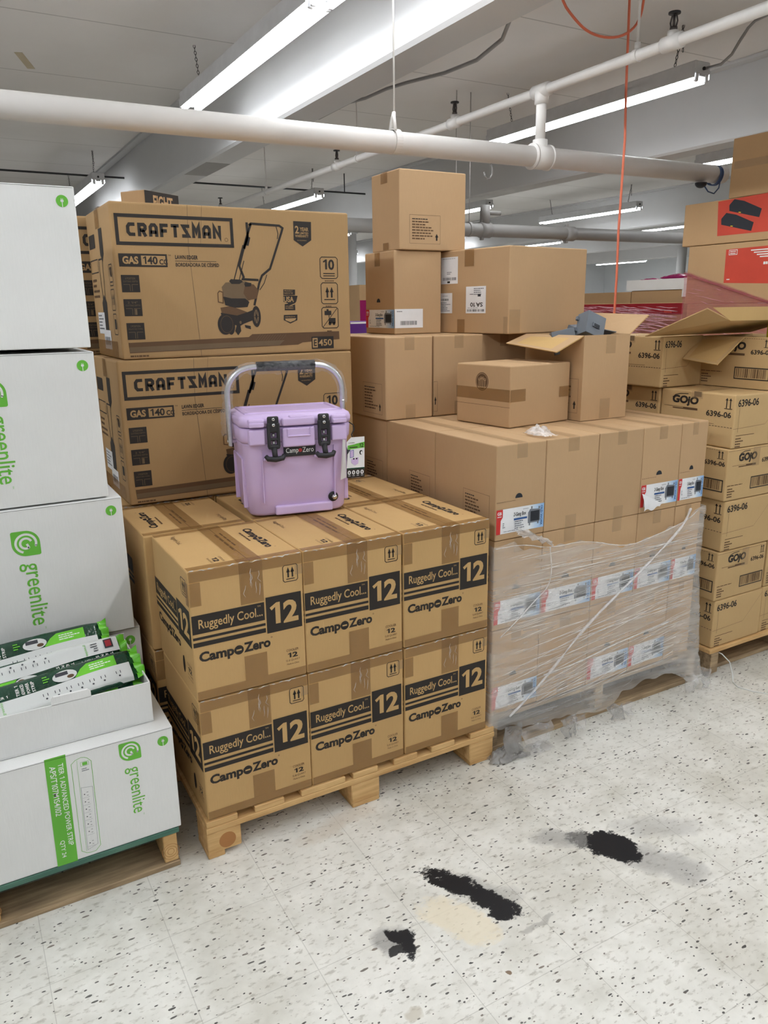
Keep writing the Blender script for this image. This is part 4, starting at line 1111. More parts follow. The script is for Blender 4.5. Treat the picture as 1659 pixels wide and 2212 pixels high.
def make_pack(label):
    t = thing('power_strip_package', label, 'packaged power strip')
    L, W2, H2 = 0.47, 0.056, 0.017
    m = MB(); rr = random.Random(2); rings = []
    for i in range(25):
        u = i / 24; x = -L / 2 + L * u; k = min(1.0, 0.35 + 5 * min(u, 1 - u))
        ring = []
        for j in range(20):
            a = 2 * math.pi * j / 20; ca, sa = math.cos(a), math.sin(a)
            ex = abs(ca) ** 0.6 * (1 if ca > 0 else -1); ez = abs(sa) ** 0.6 * (1 if sa > 0 else -1)
            ring.append((x, ex * W2 * (0.9 + 0.1 * k), ez * H2 * k + rr.uniform(-.0012, .0012)))
        rings.append(ring)
    m.loft(rings, 'bag')
    F = Face((-L / 2, -W2, H2 * 1.04), (1, 0, 0), (0, 1, 0))
    W = 2 * W2
    m.text(F, 'TIER 1', 0.085, 0.063, 0.034, 0.008, 'white_ink', 2, 0, 0.01)
    for k, s in enumerate(('TIER 1', 'ADVANCED', 'POWER', 'STRIP')):
        m.text(F, s, 0.035 + k * 0.014, 0.058, 0.034, 0.009, 'white_ink', 2, math.pi / 2, 0.01)
        m.text(F, s, 0.150 + k * 0.014, 0.058, 0.034, 0.009, 'white_ink', 2, math.pi / 2, 0.01)
    m.poly(F, [(0.30, 0.062), (0.42, 0.062), (0.42, 0.097), (0.34, 0.097), (0.32, 0.085)], 'bag_fin', 1)
    lines(m, F, 0.345, 0.086, 0.065, 3, 0.007, 'white_ink', 2, 4)
    m.disc(F, 0.275, 0.078, 0.034, 0.018, 'strip', 2, 20); m.rect(F, 0.25, 0.08, 0.285, 0.092, 'dgrey', 3); m.disc(F, 0.29, 0.072, 0.01, 0.006, 'ink_soft', 3, 10)
    lines(m, F, 0.215, 0.09, 0.02, 3, 0.008, 'bag_fin', 2, 4)
    m.build('bag', t)
    m = MB()
    m.sheet(lambda u, v: (-L / 2 + 0.004 + (L - 0.02) * u, -W2 * 1.005 + 0.058 * v - 0.004 * math.sin(6 * u), H2 * (1.04 - 0.75 * max(0, 1 - v * 3.5) ** 2 * 1.0) + 0.002 + 0.002 * math.sin(9 * u) * v), 30, 8, 'strip')
    F = Face((-L / 2, -W2, H2 * 1.04 + 0.0045), (1, 0, 0), (0, 1, 0))
    for k in range(7):
        x = 0.205 + 0.032 * k + (0.012 if k == 6 else 0); y = 0.030
        for s in (0, 1): m.rect(F, x + s * 0.012, y, x + s * 0.012 + 0.002, y + 0.009, 'dgrey', 1)
        m.disc(F, x + 0.008, y - 0.008, 0.003, 0.003, 'dgrey', 1, 8)
    m.rect(F, 0.02, 0.012, 0.045, 0.042, 'pvc_black', 1); m.rect(F, 0.024, 0.016, 0.041, 0.038, 'crimson', 2)
    lines(m, F, 0.065, 0.04, 0.02, 4, 0.008, 'dgrey', 1, 3); m.text(F, 'greenlite', 0.105, 0.012, 0.04, 0.010, 'green', 1, math.pi / 2)
    o = m.build('strip_print', t)
    rr = random.Random(6)
    for s in (-1, 1):
        m = MB()
        pts = [[(s * (L / 2 - 0.004 + 0.026 * u) , -W2 * 0.95 + 1.9 * W2 * v, 0.012 * math.sin(v * 17 + 3 * u) * (0.3 + u) + 0.006) for u in (0, 0.5, 1)] for v in [k / 16 for k in range(17)]]
        V = [p for row in pts for p in row]; fs = []
        for i in range(16):
            for j in range(2):
                a_ = i * 3 + j; fs.append((a_, a_ + 1, a_ + 4, a_ + 3))
        m.add(V, fs, 'bag_fin', True); m.build('bag_fin', t)
    return t
packs = Stock(make_pack)
def put_pack(x, y, z, tilt, rz, rx, label):
    o = packs((x, y, z), 0, label, 'green power strip packages')
    o.rotation_euler = (math.radians(tilt), math.radians(rx), math.radians(rz))
put_pack(0.150, 2.232, 0.598, 36, 3, -4.0, 'front green package with a white strip and outlet holes showing, in the tray')
put_pack(0.130, 2.325, 0.613, -38, 182, 3.0, 'middle green package, dark and shiny, behind the front one in the tray')
put_pack(0.092, 2.418, 0.640, 44, 1, -2.5, 'rear green package leaning on the tall white cartons')
put_pack(0.14, 2.205, 0.535, 50, 0, -1, 'dark green package lowest in the tray behind its front wall')

# ------------------------------------------------------------------ plain cartons with electrical box stickers
GW, GD, GH = 0.23, 0.385, 0.343
def gang_sticker(m, F, x0, y0, x1, y1, lay=0, dark=True, start=0.0):
    """white and blue product sticker; start crops its left part"""
    w, h = (x1 - x0) / (1 - start), y1 - y0
    ox = x1 - w
    X = lambda u: max(x0, ox + w * u)
    m.rect(F, x0, y0, x1, y1, 'sticker', lay)
    n = 10
    for k in range(n):
        a = 0.66 + 0.34 * k / n; K_ = 'sky%d' % k
        if K_ not in K:
            f = k / (n - 1); K[K_] = plain('sticker_blue_%d' % k, srgb(236 - 90 * f, 238 - 52 * f, 240 - 12 * f), 0.35)
        m.rect(F, X(a), y0, X(a + 0.34 / n), y1, K_, lay + 1)
    if start < 0.05:
        m.poly(F, [(ox, y0), (ox + w * 0.085, y0), (ox + w * 0.09, y0 + h * 0.55), (ox + w * 0.13, y0 + h * 0.68), (ox + w * 0.13, y1), (ox, y1)], 'red', lay + 2)
        m.text(F, 'GB', ox + w * 0.02, y0 + h * 0.78, w * 0.085, h * 0.13, 'sticker', lay + 3, 0, 0.03)
        m.rect(F, ox + w * 0.02, y0 + h * 0.70, ox + w * 0.105, y0 + h * 0.73, 'sticker', lay + 3)
        lines(m, F, ox + w * 0.13, y0 + h * 0.40, w * 0.05, 3, h * 0.08, 'mgrey', lay + 3, 3)
        lines(m, F, ox + w * 0.15, y0 + h * 0.07, w * 0.42, 1, h * 0.05, 'mgrey', lay + 3, 5)
    m.text(F, '2-Gang Box', X(0.35), y0 + h * 0.60, w * 0.26, h * 0.20, 'ink', lay + 3, 0, 0.015, 0.12)
    m.rect(F, X(0.36), y0 + h * 0.48, X(0.64), y0 + h * 0.56, 'blue', lay + 3)
    lines(m, F, X(0.38), y0 + h * 0.40, w * 0.25, 4, h * 0.09, 'mgrey', lay + 3, 7)
    lines(m, F, X(0.55), y0 + h * 0.88, w * 0.12, 1, h * 0.04, 'mgrey', lay + 3, 2)
    m.poly(F, [(ox + w * 0.66, y0 + h * 0.26), (ox + w * 0.90, y0 + h * 0.26), (ox + w * 0.92, y0 + h * 0.34), (ox + w * 0.92, y0 + h * 0.76), (ox + w * 0.88, y0 + h * 0.80), (ox + w * 0.70, y0 + h * 0.84), (ox + w * 0.66, y0 + h * 0.70)], 'mgrey', lay + 3)
    m.rect(F, ox + w * 0.71, y0 + h * 0.32, ox + w * 0.90, y0 + h * 0.74, 'pvc_black', lay + 4)
    for a, b in ((0.68, 0.16), (0.86, 0.18), (0.72, 0.84), (0.88, 0.80)): m.rect(F, ox + w * a, y0 + h * b, ox + w * (a + 0.03), y0 + h * (b + 0.10), 'mgrey', lay + 3)
    m.text(F, 'OLD WORK', ox + w * 0.925, y0 + h * 0.92, h * 0.84, w * 0.045, 'blue', lay + 4, -math.pi / 2, 0.02)
def info_block(m, F, x0, y0, x1, y1, seed=1):
    w, h = x1 - x0, y1 - y0
    m.frame(F, x0, y0, x1, y1, 0.0012, 'ink_grey', 1)
    lines(m, F, x0 + w * 0.08, y1 - h * 0.16, w * 0.55, 1, h * 0.07, 'ink', 1, seed)
    lines(m, F, x0 + w * 0.08, y1 - h * 0.26, w * 0.72, 7, h * 0.098, 'ink_soft', 1, seed + 3)
    arrow_up(m, F, x0 + w * 0.88, y0 + h * 0.12, w * 0.11, h * 0.24, 'ink', 1)
def hand_hole(m, F, x, y, r):
    m.poly(F, [(x + r * math.cos(math.pi * k / 12), y + r * math.sin(math.pi * k / 12)) for k in range(13)], 'pvc_black', 1)
def make_gang(label, kind):
    t = thing('electrical_box_carton', label, 'carton')
    m = MB(); m.bevbox(0, 0, 0, GW, GD, GH, 'cb_gang', 0.004, 2)
    F, L, T = front(GW, GD, GH), left(GW, GD, GH), top(GW, GD, GH)
    m.rect(T, GW / 2 - 0.0007, 0, GW / 2 + 0.0007, GD, 'cb_seam', 0)
    info_block(m, L, 0.19, 0.035, 0.35, 0.16, 4)
    if kind == 'label':
        hand_hole(m, F, GW * 0.46, 0.148, 0.017)
        dashes(m, F, 0.004, 0.140, GW * 0.40, 0.1405, 'ink_soft', 16, 0.0018, 1)
    m.build('carton_body', t)
    if kind == 'label':
        m = MB(); gang_sticker(m, F, 0.003, 0.024, GW - 0.003, 0.114, 2); m.build('product_sticker', t)
    tape_on(t, T, GW / 2 - 0.024, 0, GW / 2 + 0.024, GD, 'tape_clear', None, (F, GW / 2 - 0.024, GH - 0.052, GW / 2 + 0.024, GH), 1)
    if kind != 'label': tape_on(t, F, GW / 2 - 0.024, 0.001, GW / 2 + 0.024, 0.05, 'tape_clear', None, None, 2)
    return t
gl = Stock(lambda lab: make_gang(lab, 'label'))
gp = Stock(lambda lab: make_gang(lab, 'plain'))
def put_gang(stock, x0, x1, y, z, label, sd=1.0):
    o = stock((x0 + 0.001, y, z), 0, label, 'electrical box cartons')
    o.scale = ((x1 - x0 - 0.002) / GW, sd, 1)
    return o
XS = [1.615, 1.839, 2.096, 2.33, 2.546, 2.703]
order = ['leftmost', 'second from left', 'third from left', 'fourth from left', 'rightmost']
tops = ['brown carton with hand hole and colour sticker, front row above the film, leftmost',
        'plain brown carton without sticker, front row above the film, second from left',
        'plain brown carton without sticker, front row above the film, third from left',
        'brown carton with a peeling sticker, front row above the film, fourth from left',
        'narrow showing brown carton with a sticker, front row above the film, right end']
for i in range(5):
    s = gp if i in (1, 2) else gl
    if i == 4: s = Stock(lambda lab: make_gang(lab, 'label'))
    put_gang(s, XS[i], XS[i + 1], 2.072, 0.8465, tops[i])
    put_gang(gl, XS[i], XS[i + 1], 2.074, 0.502, 'brown carton behind stretch film, upper wrapped layer, %s' % order[i])
    put_gang(gl if i in (0, 2, 3) else gp, XS[i], XS[i + 1], 2.074, 0.157, 'brown carton behind stretch film, bottom wrapped layer, %s' % order[i])
for r, y in ((1, 2.462), (2, 2.84)):
    for i in range(5):
        put_gang(gp, XS[i] + 0.001, XS[i + 1] + 0.001, y, 0.8465, 'brown carton in the %s row of the wrapped stack, top layer, %s' % (('second', 'third')[r - 1], order[i]), 0.97)
        for k in range(2): put_gang(gp, XS[i], XS[i + 1], y, 0.157 + 0.345 * k, 'brown carton inside the wrapped stack, %s row %s layer, %s' % (('second', 'third')[r - 1], ('bottom', 'middle')[k], order[i]), 0.97)
# torn corner of the peeling sticker
m = MB()
m.sheet(lambda u, v: (2.336 + 0.118 * u * (1 - 0.1 * v), 2.068 - 0.018 * math.sin(v * 1.9) * (1 - u) - 0.001, 0.872 + 0.058 * (1 - v) * (1 - u * 0.95) - 0.012 * v + 0.006 * math.sin(9 * u) * v), 10, 6, 'sticker')
tag(m.build('torn_sticker'), 'white torn sticker flap peeling from a brown carton', 'sticker')
# rear row standing on the stack
ZR = 1.192
def put_plain(name, lab, x0, y0, x1, y1, z0, z1, key='cb_gang', fn=None, rz=0.0, tapes=True, group=None, seed=0):
    w, d, h = x1 - x0, y1 - y0, z1 - z0
    t = thing(name, lab, 'carton', (x0, y0, z0), rz, group)
    m = MB(); m.bevbox(0, 0, 0, w, d, h, key, 0.005, 2)
    F, L, T = front(w, d, h), left(w, d, h), top(w, d, h)
    m.rect(T, w / 2 - 0.001, 0, w / 2 + 0.001, d, 'cb_seam', 0)
    if fn: fn(m, F, L, T, w, d, h)
    m.build('carton_body', t)
    if tapes:
        tape_on(t, T, w / 2 - 0.024, 0, w / 2 + 0.024, d, 'tape_clear', None, (F, w / 2 - 0.024, h - 0.055, w / 2 + 0.024, h), 1)
        tape_on(t, F, w / 2 - 0.02, 0.002, w / 2 + 0.028, 0.06, 'tape_clear', None, None, 2)
    return t, (F, L, T, w, d, h)
info_left = lambda m, F, L, T, w, d, h: info_block(m, L, d - 0.20, 0.02, d - 0.03, 0.15, 2)
put_plain('plain_carton', 'brown carton at the back left of the stack, under the carton with hand hole', 1.600, 2.81, 1.833, 3.40, ZR, 1.535, fn=info_left, seed=1)
def side_strip(m, F, L, T, w, d, h): m.frame(F, -0.001, 0.02, 0.02, 0.15, 0.0012, 'ink_grey', 1); arrow_up(m, F, 0.009, 0.05, 0.011, 0.035, 'ink', 1)
put_plain('plain_carton', 'brown carton in the back row behind the carton with the round emblem', 1.840, 2.812, 2.10, 3.40, ZR, 1.535, fn=side_strip, seed=2)
put_plain('plain_carton', 'brown carton in the back row left of the open carton, in its shade', 2.104, 2.83, 2.36, 3.40, ZR, 1.534, seed=3)
put_plain('plain_carton', 'brown carton in the back row behind the open carton', 2.365, 2.83, 2.62, 3.40, ZR, 1.534, seed=4)
for k, (y0, y1) in enumerate(((3.23, 3.6),)):
    m = MB(); m.box(1.62, y0, 0.0, 2.6, y1, 1.19, 'cb_plain'); tag(m.build('plain_carton'), 'big plain brown carton on the floor behind the wrapped stack', 'carton')

# carton with the round emblem
def emblem(m, F, L, T, w, d, h):
    m.rect(L, 0, h * 0.33, d, h * 0.335, 'cb_seam', 0)
    cx, cy, r = d * 0.49, h * 0.72, 0.036
    m.disc(L, cx, cy, r, r, 'ink_soft', 1, 30); m.ring(L, cx, cy, r * 0.88, r * 0.05, 'cb_gang', 2, 26)
    for k in (-0.45, -0.15, 0.15, 0.45):
        m.rect(L, cx + r * k - r * 0.05, cy - r * 0.6, cx + r * k + r * 0.05, cy + r * (0.45 - abs(k) * 0.5), 'cb_gang', 2)
        m.ring(L, cx + r * k, cy + r * (0.45 - abs(k) * 0.5), r * 0.13, r * 0.05, 'cb_gang', 2, 10)
    m.rect(L, cx - r * 0.6, cy - r * 0.66, cx + r * 0.6, cy - r * 0.58, 'cb_gang', 2)
t, (F, L, T, w, d, h) = put_plain('emblem_carton', 'brown carton with a round emblem and tape belt on the stack', 1.889, 2.349, 2.236, 2.652, ZR, 1.430, fn=emblem, rz=0.132, tapes=False, seed=6)
tape_on(t, L, 0.0, h * 0.42, d, h * 0.62, 'tape', None, (F, 0.0, h * 0.42, 0.085, h * 0.62), 4)
tape_on(t, F, w - 0.065, h * 0.42, w, h * 0.60, 'tape', None, None, 5)

# carton with the hand hole and sticker pair
def lab_prints(m, F, L, T, w, d, h): hand_hole(m, L, d * 0.47, h * 0.39, 0.017)
t, (F, L, T, w, d, h) = put_plain('electrical_box_carton', 'brown carton with hand hole and sticker on its side under the tallest carton', 1.796, 3.066, 2.046, 3.336, 1.5365, 1.898, fn=lab_prints, tapes=False, seed=7)
m = MB(); gang_sticker(m, L, 0.004, h * 0.075, d, h * 0.30, 2); m.build('product_sticker', t)
m = MB(); m.rect(F, 0.001, h * 0.075, 0.150, h * 0.305, 'sticker', 2); barcode(m, F, 0.03, h * 0.11, 0.12, h * 0.16, 'dgrey', 3, 4); lines(m, F, 0.012, h * 0.27, 0.03, 1, 0.008, 'mgrey', 3); m.build('barcode_sticker', t)
tape_on(t, L, d * 0.36, h * 0.83, d * 0.54, h * 0.995, 'tape', None, (T, 0, d * 0.46, 0.05, d * 0.64), 3)
def tall_prints(m, F, L, T, w, d, h):
    q = Quad((220, 44), (476, 68), (473, 374), (222, 368), w, h)
    x0, y1 = q(260, 228); x1, y0 = q(378, 347); info_block(m, F, x0, y0, x1, y1, 6)
t, (F, L, T, w, d, h) = put_plain('plain_carton', 'tall brown carton on the very top with a printed notice and arrow', 1.815, 3.048, 2.165, 3.295, 1.8995, 2.230, fn=tall_prints, tapes=False, seed=8)
tape_on(t, L, d * 0.36, h * 0.86, d * 0.60, h * 0.995, 'tape', None, (T, 0, d * 0.4, 0.1, d * 0.64), 3)
tape_on(t, L, d * 0.42, 0.005, d * 0.62, 0.035, 'tape', None, None, 4)

# carton with three stickers
SQ = Quad((349, 362), (655, 330), (645, 691), (348, 684), 0.5, 0.375)
t, (F, L, T, w, d, h) = put_plain('shipping_carton', 'large brown carton with three white stickers upside down, on the back row', 2.13, 2.675, 2.63, 3.175, 1.5365, 1.8985, rz=0.132, tapes=False, seed=9)
SQ = Quad((325, 355), (636, 322), (628, 692), (322, 684), d, h)
def stick(a, b, key_fn, label):
    m = MB(); x0, y1 = SQ(*a); x1, y0 = SQ(*b); m.rect(L, x0, y0, x1, y1, 'sticker', 2); key_fn(m, x0, y0, x1 - x0, y1 - y0); o = m.build('shipping_sticker', t); o['label'] = label
def k1(m, x, y, w, h): barcode(m, L, x + w * .1, y + h * .13, x + w * .9, y + h * .24, 'dgrey', 3, 3); m.rect(L, x + w * .38, y + h * .03, x + w * .54, y + h * .10, 'ink', 3); lines(m, L, x + w * .1, y + h * .93, w * .8, 1, h * .03, 'mgrey', 3); lines(m, L, x + w * .35, y + h * .42, w * .3, 2, h * .06, 'mgrey', 3)
def k2(m, x, y, w, h): barcode(m, L, x + w * .2, y + h * .62, x + w * .75, y + h * .72, 'dgrey', 3, 5); lines(m, L, x + w * .12, y + h * .5, w * .75, 6, h * .08, 'mgrey', 3, 8); lines(m, L, x + w * .3, y + h * .85, w * .4, 1, h * .04, 'mgrey', 3)
def k3(m, x, y, w, h):
    m.text(L, 'SA10', x + w * .85, y + h * .40, w * .62, h * .16, 'ink', 3, math.pi, 0.02)
    barcode(m, L, x + w * .08, y + h * .06, x + w * .92, y + h * .15, 'dgrey', 3, 9); lines(m, L, x + w * .1, y + h * .19, w * .8, 1, h * .03, 'mgrey', 3, 3); lines(m, L, x + w * .4, y + h * .9, w * .5, 4, h * .07, 'mgrey', 3, 2); m.rect(L, x + w * .2, y + h * .70, x + w * .38, y + h * .72, 'dgrey', 3); m.rect(L, x + w * .6, y + h * .62, x + w * .75, y + h * .72, 'dgrey', 3)
stick((362, 376), (427, 481), k1, 'tall white sticker with a barcode'); stick((350, 522), (404, 604), k2, 'small white sticker'); stick((460, 494), (538, 604), k3, 'white sticker with large upside down lettering')
tape_on(t, L, d * 0.45, h * 0.80, d * 0.57, h * 0.995, 'tape', None, (T, 0, d * 0.44, 0.4, d * 0.56), 3)
tape_on(t, L, d * 0.36, 0.002, d * 0.46, h * 0.17, 'tape', None, None, 4)
tape_on(t, L, d * 0.945, 0.002, d - 0.003, h * 0.2, 'tape_clear', None, (F, 0.003, 0.003, 0.07, h * 0.28), 5)
tape_on(t, L, 0.002, h * 0.9, d * 0.05, h * 0.99, 'tape', None, None, 6)

# open carton with grey plastic boxes
OX, OY, OW, OD, OH = 2.246, 2.336, 0.255, 0.36, 0.343
t = thing('open_carton', 'open brown carton filled with grey plastic electrical boxes, flaps spread', 'carton', (OX, OY, ZR))
m = MB(); th = 0.004
m.box(0, 0, 0, OW, OD, th, 'cb_gang'); m.box(0, 0, th, OW, th, OH, 'cb_gang'); m.box(0, OD - th, th, OW, OD, OH, 'cb_gang'); m.box(0, th, th, th, OD - th, OH, 'cb_gang'); m.box(OW - th, th, th, OW, OD - th, OH, 'cb_gang')
m.box(th, th, OH - 0.09, OW - th, OD - th, OH - 0.085, 'cb_in')
info_block(m, left(OW, OD, OH), OD - 0.18, 0.03, OD - 0.02, 0.17, 3)
m.build('carton_body', t)
def flap(name, pts, th, key_o, key_i, parent):
    P = [Vector(p) for p in pts]; n = (P[1] - P[0]).cross(P[3] - P[0]).normalized() * th
    m = MB(); m.add(P + [p + n for p in P], [[3, 2, 1, 0]], key_o); m.add(P + [p + n for p in P], [[4, 5, 6, 7]] + [[k, (k + 1) % 4, 4 + (k + 1) % 4, 4 + k] for k in range(4)], key_i)
    return m.build(name, parent)
flap('flap', [(0.001, 0.004, OH), (0.001, OD, OH), (-0.125, OD - 0.02, OH - 0.035), (-0.125, 0.02, OH - 0.06)], -0.004, 'cb_gang', 'cb_in', t)
flap('flap', [(OW, 0.004, OH), (OW, OD, OH), (OW + 0.10, OD - 0.01, OH + 0.085), (OW + 0.10, 0.0, OH + 0.075)], 0.004, 'cb_gang', 'cb_in', t)
tape_on(t, front(OW, OD, OH), OW * 0.47, OH - 0.075, OW * 0.68, OH - 0.002, 'tape_clear', None, None, 3)
tape_on(t, front(OW, OD, OH), OW * 0.40, 0.004, OW * 0.62, 0.085, 'tape_clear', None, None, 4)
def make_ebox(label):
    t = thing('electrical_box', label, 'electrical box')
    m = MB(); w, d, h, q = 0.095, 0.065, 0.095, 0.003
    m.bevbox(0, d - q, 0, w, d, h, 'pvc_grey', 0.001, 1)
    for b in ((0, 0, 0, q, d - q, h), (w - q, 0, 0, w, d - q, h), (q, 0, 0, w - q, d - q, q), (q, 0, h - q, w - q, d - q, h)): m.box(*b, 'pvc_grey')
    m.box(q, d - q - 0.002, q, w - q, d - q, h - q, 'pvc_black')
    m.build('box_shell', t)
    for x in (-0.012, w):
        for z in (0.15, 0.68):
            m = MB(); m.bevbox(x, 0.0, h * z, x + 0.012, 0.012, h * (z + 0.17), 'pvc_grey', 0.001, 1); m.build('clip', t)
    m = MB()
    m.bevbox(w * 0.3, d, h * 0.35, w * 0.7, d + 0.006, h * 0.55, 'pvc_grey', 0.001, 1); m.bevbox(w * 0.35, d + 0.006, h * 0.38, w * 0.65, d + 0.008, h * 0.5, 'pvc_black', 0.0005, 1)
    m.build('clamp', t)
    return t
eb = Stock(make_ebox)
for (x, y, z, ra, lab) in ((2.405, 2.455, 1.495, (18, -22, 172), 'grey plastic box tilted on top of the pile in the open carton'),
                           (2.345, 2.49, 1.462, (10, 12, 150), 'grey plastic box at the left of the pile in the open carton'),
                           (2.395, 2.39, 1.478, (-30, 10, -8), 'grey plastic box lying open upward at the right of the pile'),
                           (2.39, 2.55, 1.46, (20, 0, 20), 'grey plastic box at the back of the open carton')):
    o = eb((x, y, z), 0, lab, 'grey electrical boxes'); o.rotation_euler = tuple(math.radians(a) for a in ra)
# ------------------------------------------------------------------ soap cartons at the right
SW, SD, SH = 0.335, 0.385, 0.2255
def soap_logo(m, F, x, y, w, h):
    m.text(F, 'GOjO', x, y, w, h, 'ink', 1, 0, 0.05, 0.10)
    m.stroke(F, [(x + w * 0.02, y + h * 0.72), (x + w * 0.12, y + h * 1.0), (x + w * 0.32, y + h * 1.16), (x + w * 0.62, y + h * 1.19)], h * 0.07, 'ink', 1)
    m.rect(F, x + w * 0.05, y - h * 0.32, x + w * 1.0, y - h * 0.22, 'ink_soft', 1); m.rect(F, x + w * 0.45, y - h * 0.22, x + w * 1.0, y - h * 0.12, 'ink_soft', 1); m.rect(F, x - w * 0.3, y - h * 0.14, x + w * 0.95, y - h * 0.11, 'ink_soft', 1)
def arrows2(m, F, x, y, w, h):
    for k in (0.27, 0.73):
        m.rect(F, x + w * k - w * 0.06, y + h * 0.08, x + w * k + w * 0.06, y + h, 'ink', 1); m.poly(F, [(x + w * (k - 0.2), y + h * 0.8), (x + w * (k + 0.2), y + h * 0.8), (x + w * k, y + h)], 'ink', 2)
    m.rect(F, x, y, x + w, y + h * 0.06, 'ink', 1)
def soap_number(m, F, W, H):          # face with the number high up
    m.text(F, '6396-06', 0.05 * W, 0.775 * H, 0.40 * W, 0.14 * H, 'ink', 1, 0, 0.022)
    dashes(m, F, 0.0, 0.37 * H, 0.62 * W, 0.40 * H, 'ink_soft', 26, 0.0018, 1); dashes(m, F, 0.62 * W, 0.40 * H, 0.99 * W, 0.93 * H, 'ink_grey', 22, 0.0014, 1)
    m.rect(F, 0.06 * W, 0.235 * H, 0.42 * W, 0.245 * H, 'ink_soft', 1); lines(m, F, 0.06 * W, 0.17 * H, 0.16 * W, 4, 0.05 * H, 'ink_soft', 1, 4)
    m.rect(F, 0.085 * W, 0.3 * H, 0.089 * W, 0.76 * H, 'ink_grey', 1)
def soap_front(m, F, W, H, s=0.0):
    soap_logo(m, F, (0.20 + s) * W, 0.70 * H, 0.36 * W, 0.20 * H)
    m.text(F, '6396-06', (0.68 + s * 0.3) * W, 0.665 * H, 0.27 * W, 0.09 * H, 'ink', 1, 0, 0.022)
    x0, x1, y0, y1 = (0.49 + s * 0.2) * W, 0.965 * W, 0.17 * H, 0.41 * H
    m.frame(F, x0, y0, x1, y1, 0.0045, 'ink', 1); barcode(m, F, x0 + 0.01, y0 + 0.008, x1 - 0.01, y1 - 0.006, 'ink_soft', 1, 5, 20)
    lines(m, F, 0.03 * W, 0.29 * H, 0.36 * W, 1, 0.03 * H, 'ink_soft', 1, 5); lines(m, F, 0.04 * W, 0.22 * H, 0.15 * W, 4, 0.05 * H, 'ink_soft', 1, 4)
    arrows2(m, F, 0.86 * W, 0.80 * H, 0.09 * W, 0.15 * H)
    dashes(m, F, 0.0, 0.965 * H, 0.9 * W, 0.965 * H, 'ink_soft', 30, 0.0016, 1)
def soap_side(m, F, W, H):
    soap_logo(m, F, 0.16 * W, 0.70 * H, 0.36 * W, 0.20 * H)
    m.text(F, '6396-06', 0.64 * W, 0.565 * H, 0.32 * W, 0.11 * H, 'ink', 1, 0, 0.022)
    arrows2(m, F, 0.865 * W, 0.73 * H, 0.10 * W, 0.20 * H)
    dashes(m, F, 0.0, 0.39 * H, W, 0.39 * H, 'ink', 26, 0.002, 1)
    m.rect(F, 0.10 * W, 0.425 * H, 0.75 * W, 0.431 * H, 'ink_soft', 1)
    m.rect(F, 0.46 * W, 0.9 * H, 0.56 * W, H * 0.999, 'ink_grey', 0)
def make_soap(label, kind):
    t = thing('soap_carton', label, 'carton')
    m = MB(); m.bevbox(0, 0, 0, SW, SD, SH, 'cb_soap', 0.006, 2)
    F, L, T = front(SW, SD, SH), left(SW, SD, SH), top(SW, SD, SH)
    if kind == 'a': soap_number(m, F, SW, SH); soap_side(m, L, SD, SH)
    else: soap_front(m, F, SW, SH); soap_front(m, L, SD, SH, 0.06)
    m.rect(T, 0, SD / 2 - 0.001, SW, SD / 2 + 0.001, 'cb_seam', 0)
    m.build('carton_body', t)
    if kind == 'a': tape_on(t, T, 0.0, SD / 2 - 0.03, SW, SD / 2 + 0.03, 'tape_clear', None, (L, SD / 2 - 0.03, SH - 0.03, SD / 2 + 0.03, SH), 2)
    else: tape_on(t, F, SW * 0.48, SH * 0.62, SW * 0.62, SH - 0.002, 'tape_clear', None, None, 2)
    return t
sa = Stock(lambda l: make_soap(l, 'a')); sb = Stock(lambda l: make_soap(l, 'b'))
zs = [0.1475, 0.375, 0.603, 0.8305, 1.058]
lev = ['lowest', 'second from the floor', 'third from the floor', 'fourth from the floor', 'fifth from the floor']
gg = 'soap cartons'
for k in range(5):
    s = sb if k in (1, 3) else sa
    s((2.838 - (0.012 if k in (1, 3) else 0), 2.056, zs[k]), 0, 'tan soap carton at the front corner of the right stack, %s' % lev[k], gg)
    s((2.834, 2.447, zs[k]), 0, 'tan soap carton behind the front corner column, %s' % lev[k].split(',')[0], gg)
    s((3.178, 2.06, zs[k]), 0, 'tan soap carton of the column cut by the right picture edge, %s' % lev[k].split(',')[0], gg)
    s((3.174, 2.449, zs[k]), 0, 'tan soap carton in the rear right column, %s' % lev[k].split(',')[0], gg)
o = sa((2.80, 2.42, 1.287), 0, 'tan soap carton of the upper layer right of the open brown carton', gg); o.scale = (0.79, 1, 1)
# open soap carton
OX, OY, OW, OD, OH = 3.078, 2.07, 0.36, 0.37, 0.222
t = thing('soap_carton', 'open tan soap carton with raised flaps, upper right', 'carton', (OX, OY, 1.287), 0, gg)
m = MB(); th = 0.004
m.box(0, 0, 0, OW, OD, th, 'cb_soap'); m.box(0, 0, th, OW, th, OH, 'cb_soap'); m.box(0, OD - th, th, OW, OD, OH, 'cb_soap'); m.box(0, th, th, th, OD - th, OH, 'cb_soap'); m.box(OW - th, th, th, OW, OD - th, OH, 'cb_soap')
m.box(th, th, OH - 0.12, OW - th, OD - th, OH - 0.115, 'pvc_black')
L = left(OW, OD, OH); soap_front(m, L, OD, OH, 0.06)
m.build('carton_body', t)
flap('flap', [(0.0, 0.15, OH), (0.0, OD, OH), (-0.17, OD - 0.04, OH - 0.095), (-0.14, 0.17, OH - 0.115)], -0.004, 'cb_soap', 'cb_in', t)
V = [(-0.375, OD, OH + 0.006), (OW - 0.02, OD, OH + 0.006), (OW - 0.12, OD - 0.29, OH + 0.070), (-0.202, OD - 0.29, OH + 0.072), (-0.35, OD - 0.29, OH + 0.122)]
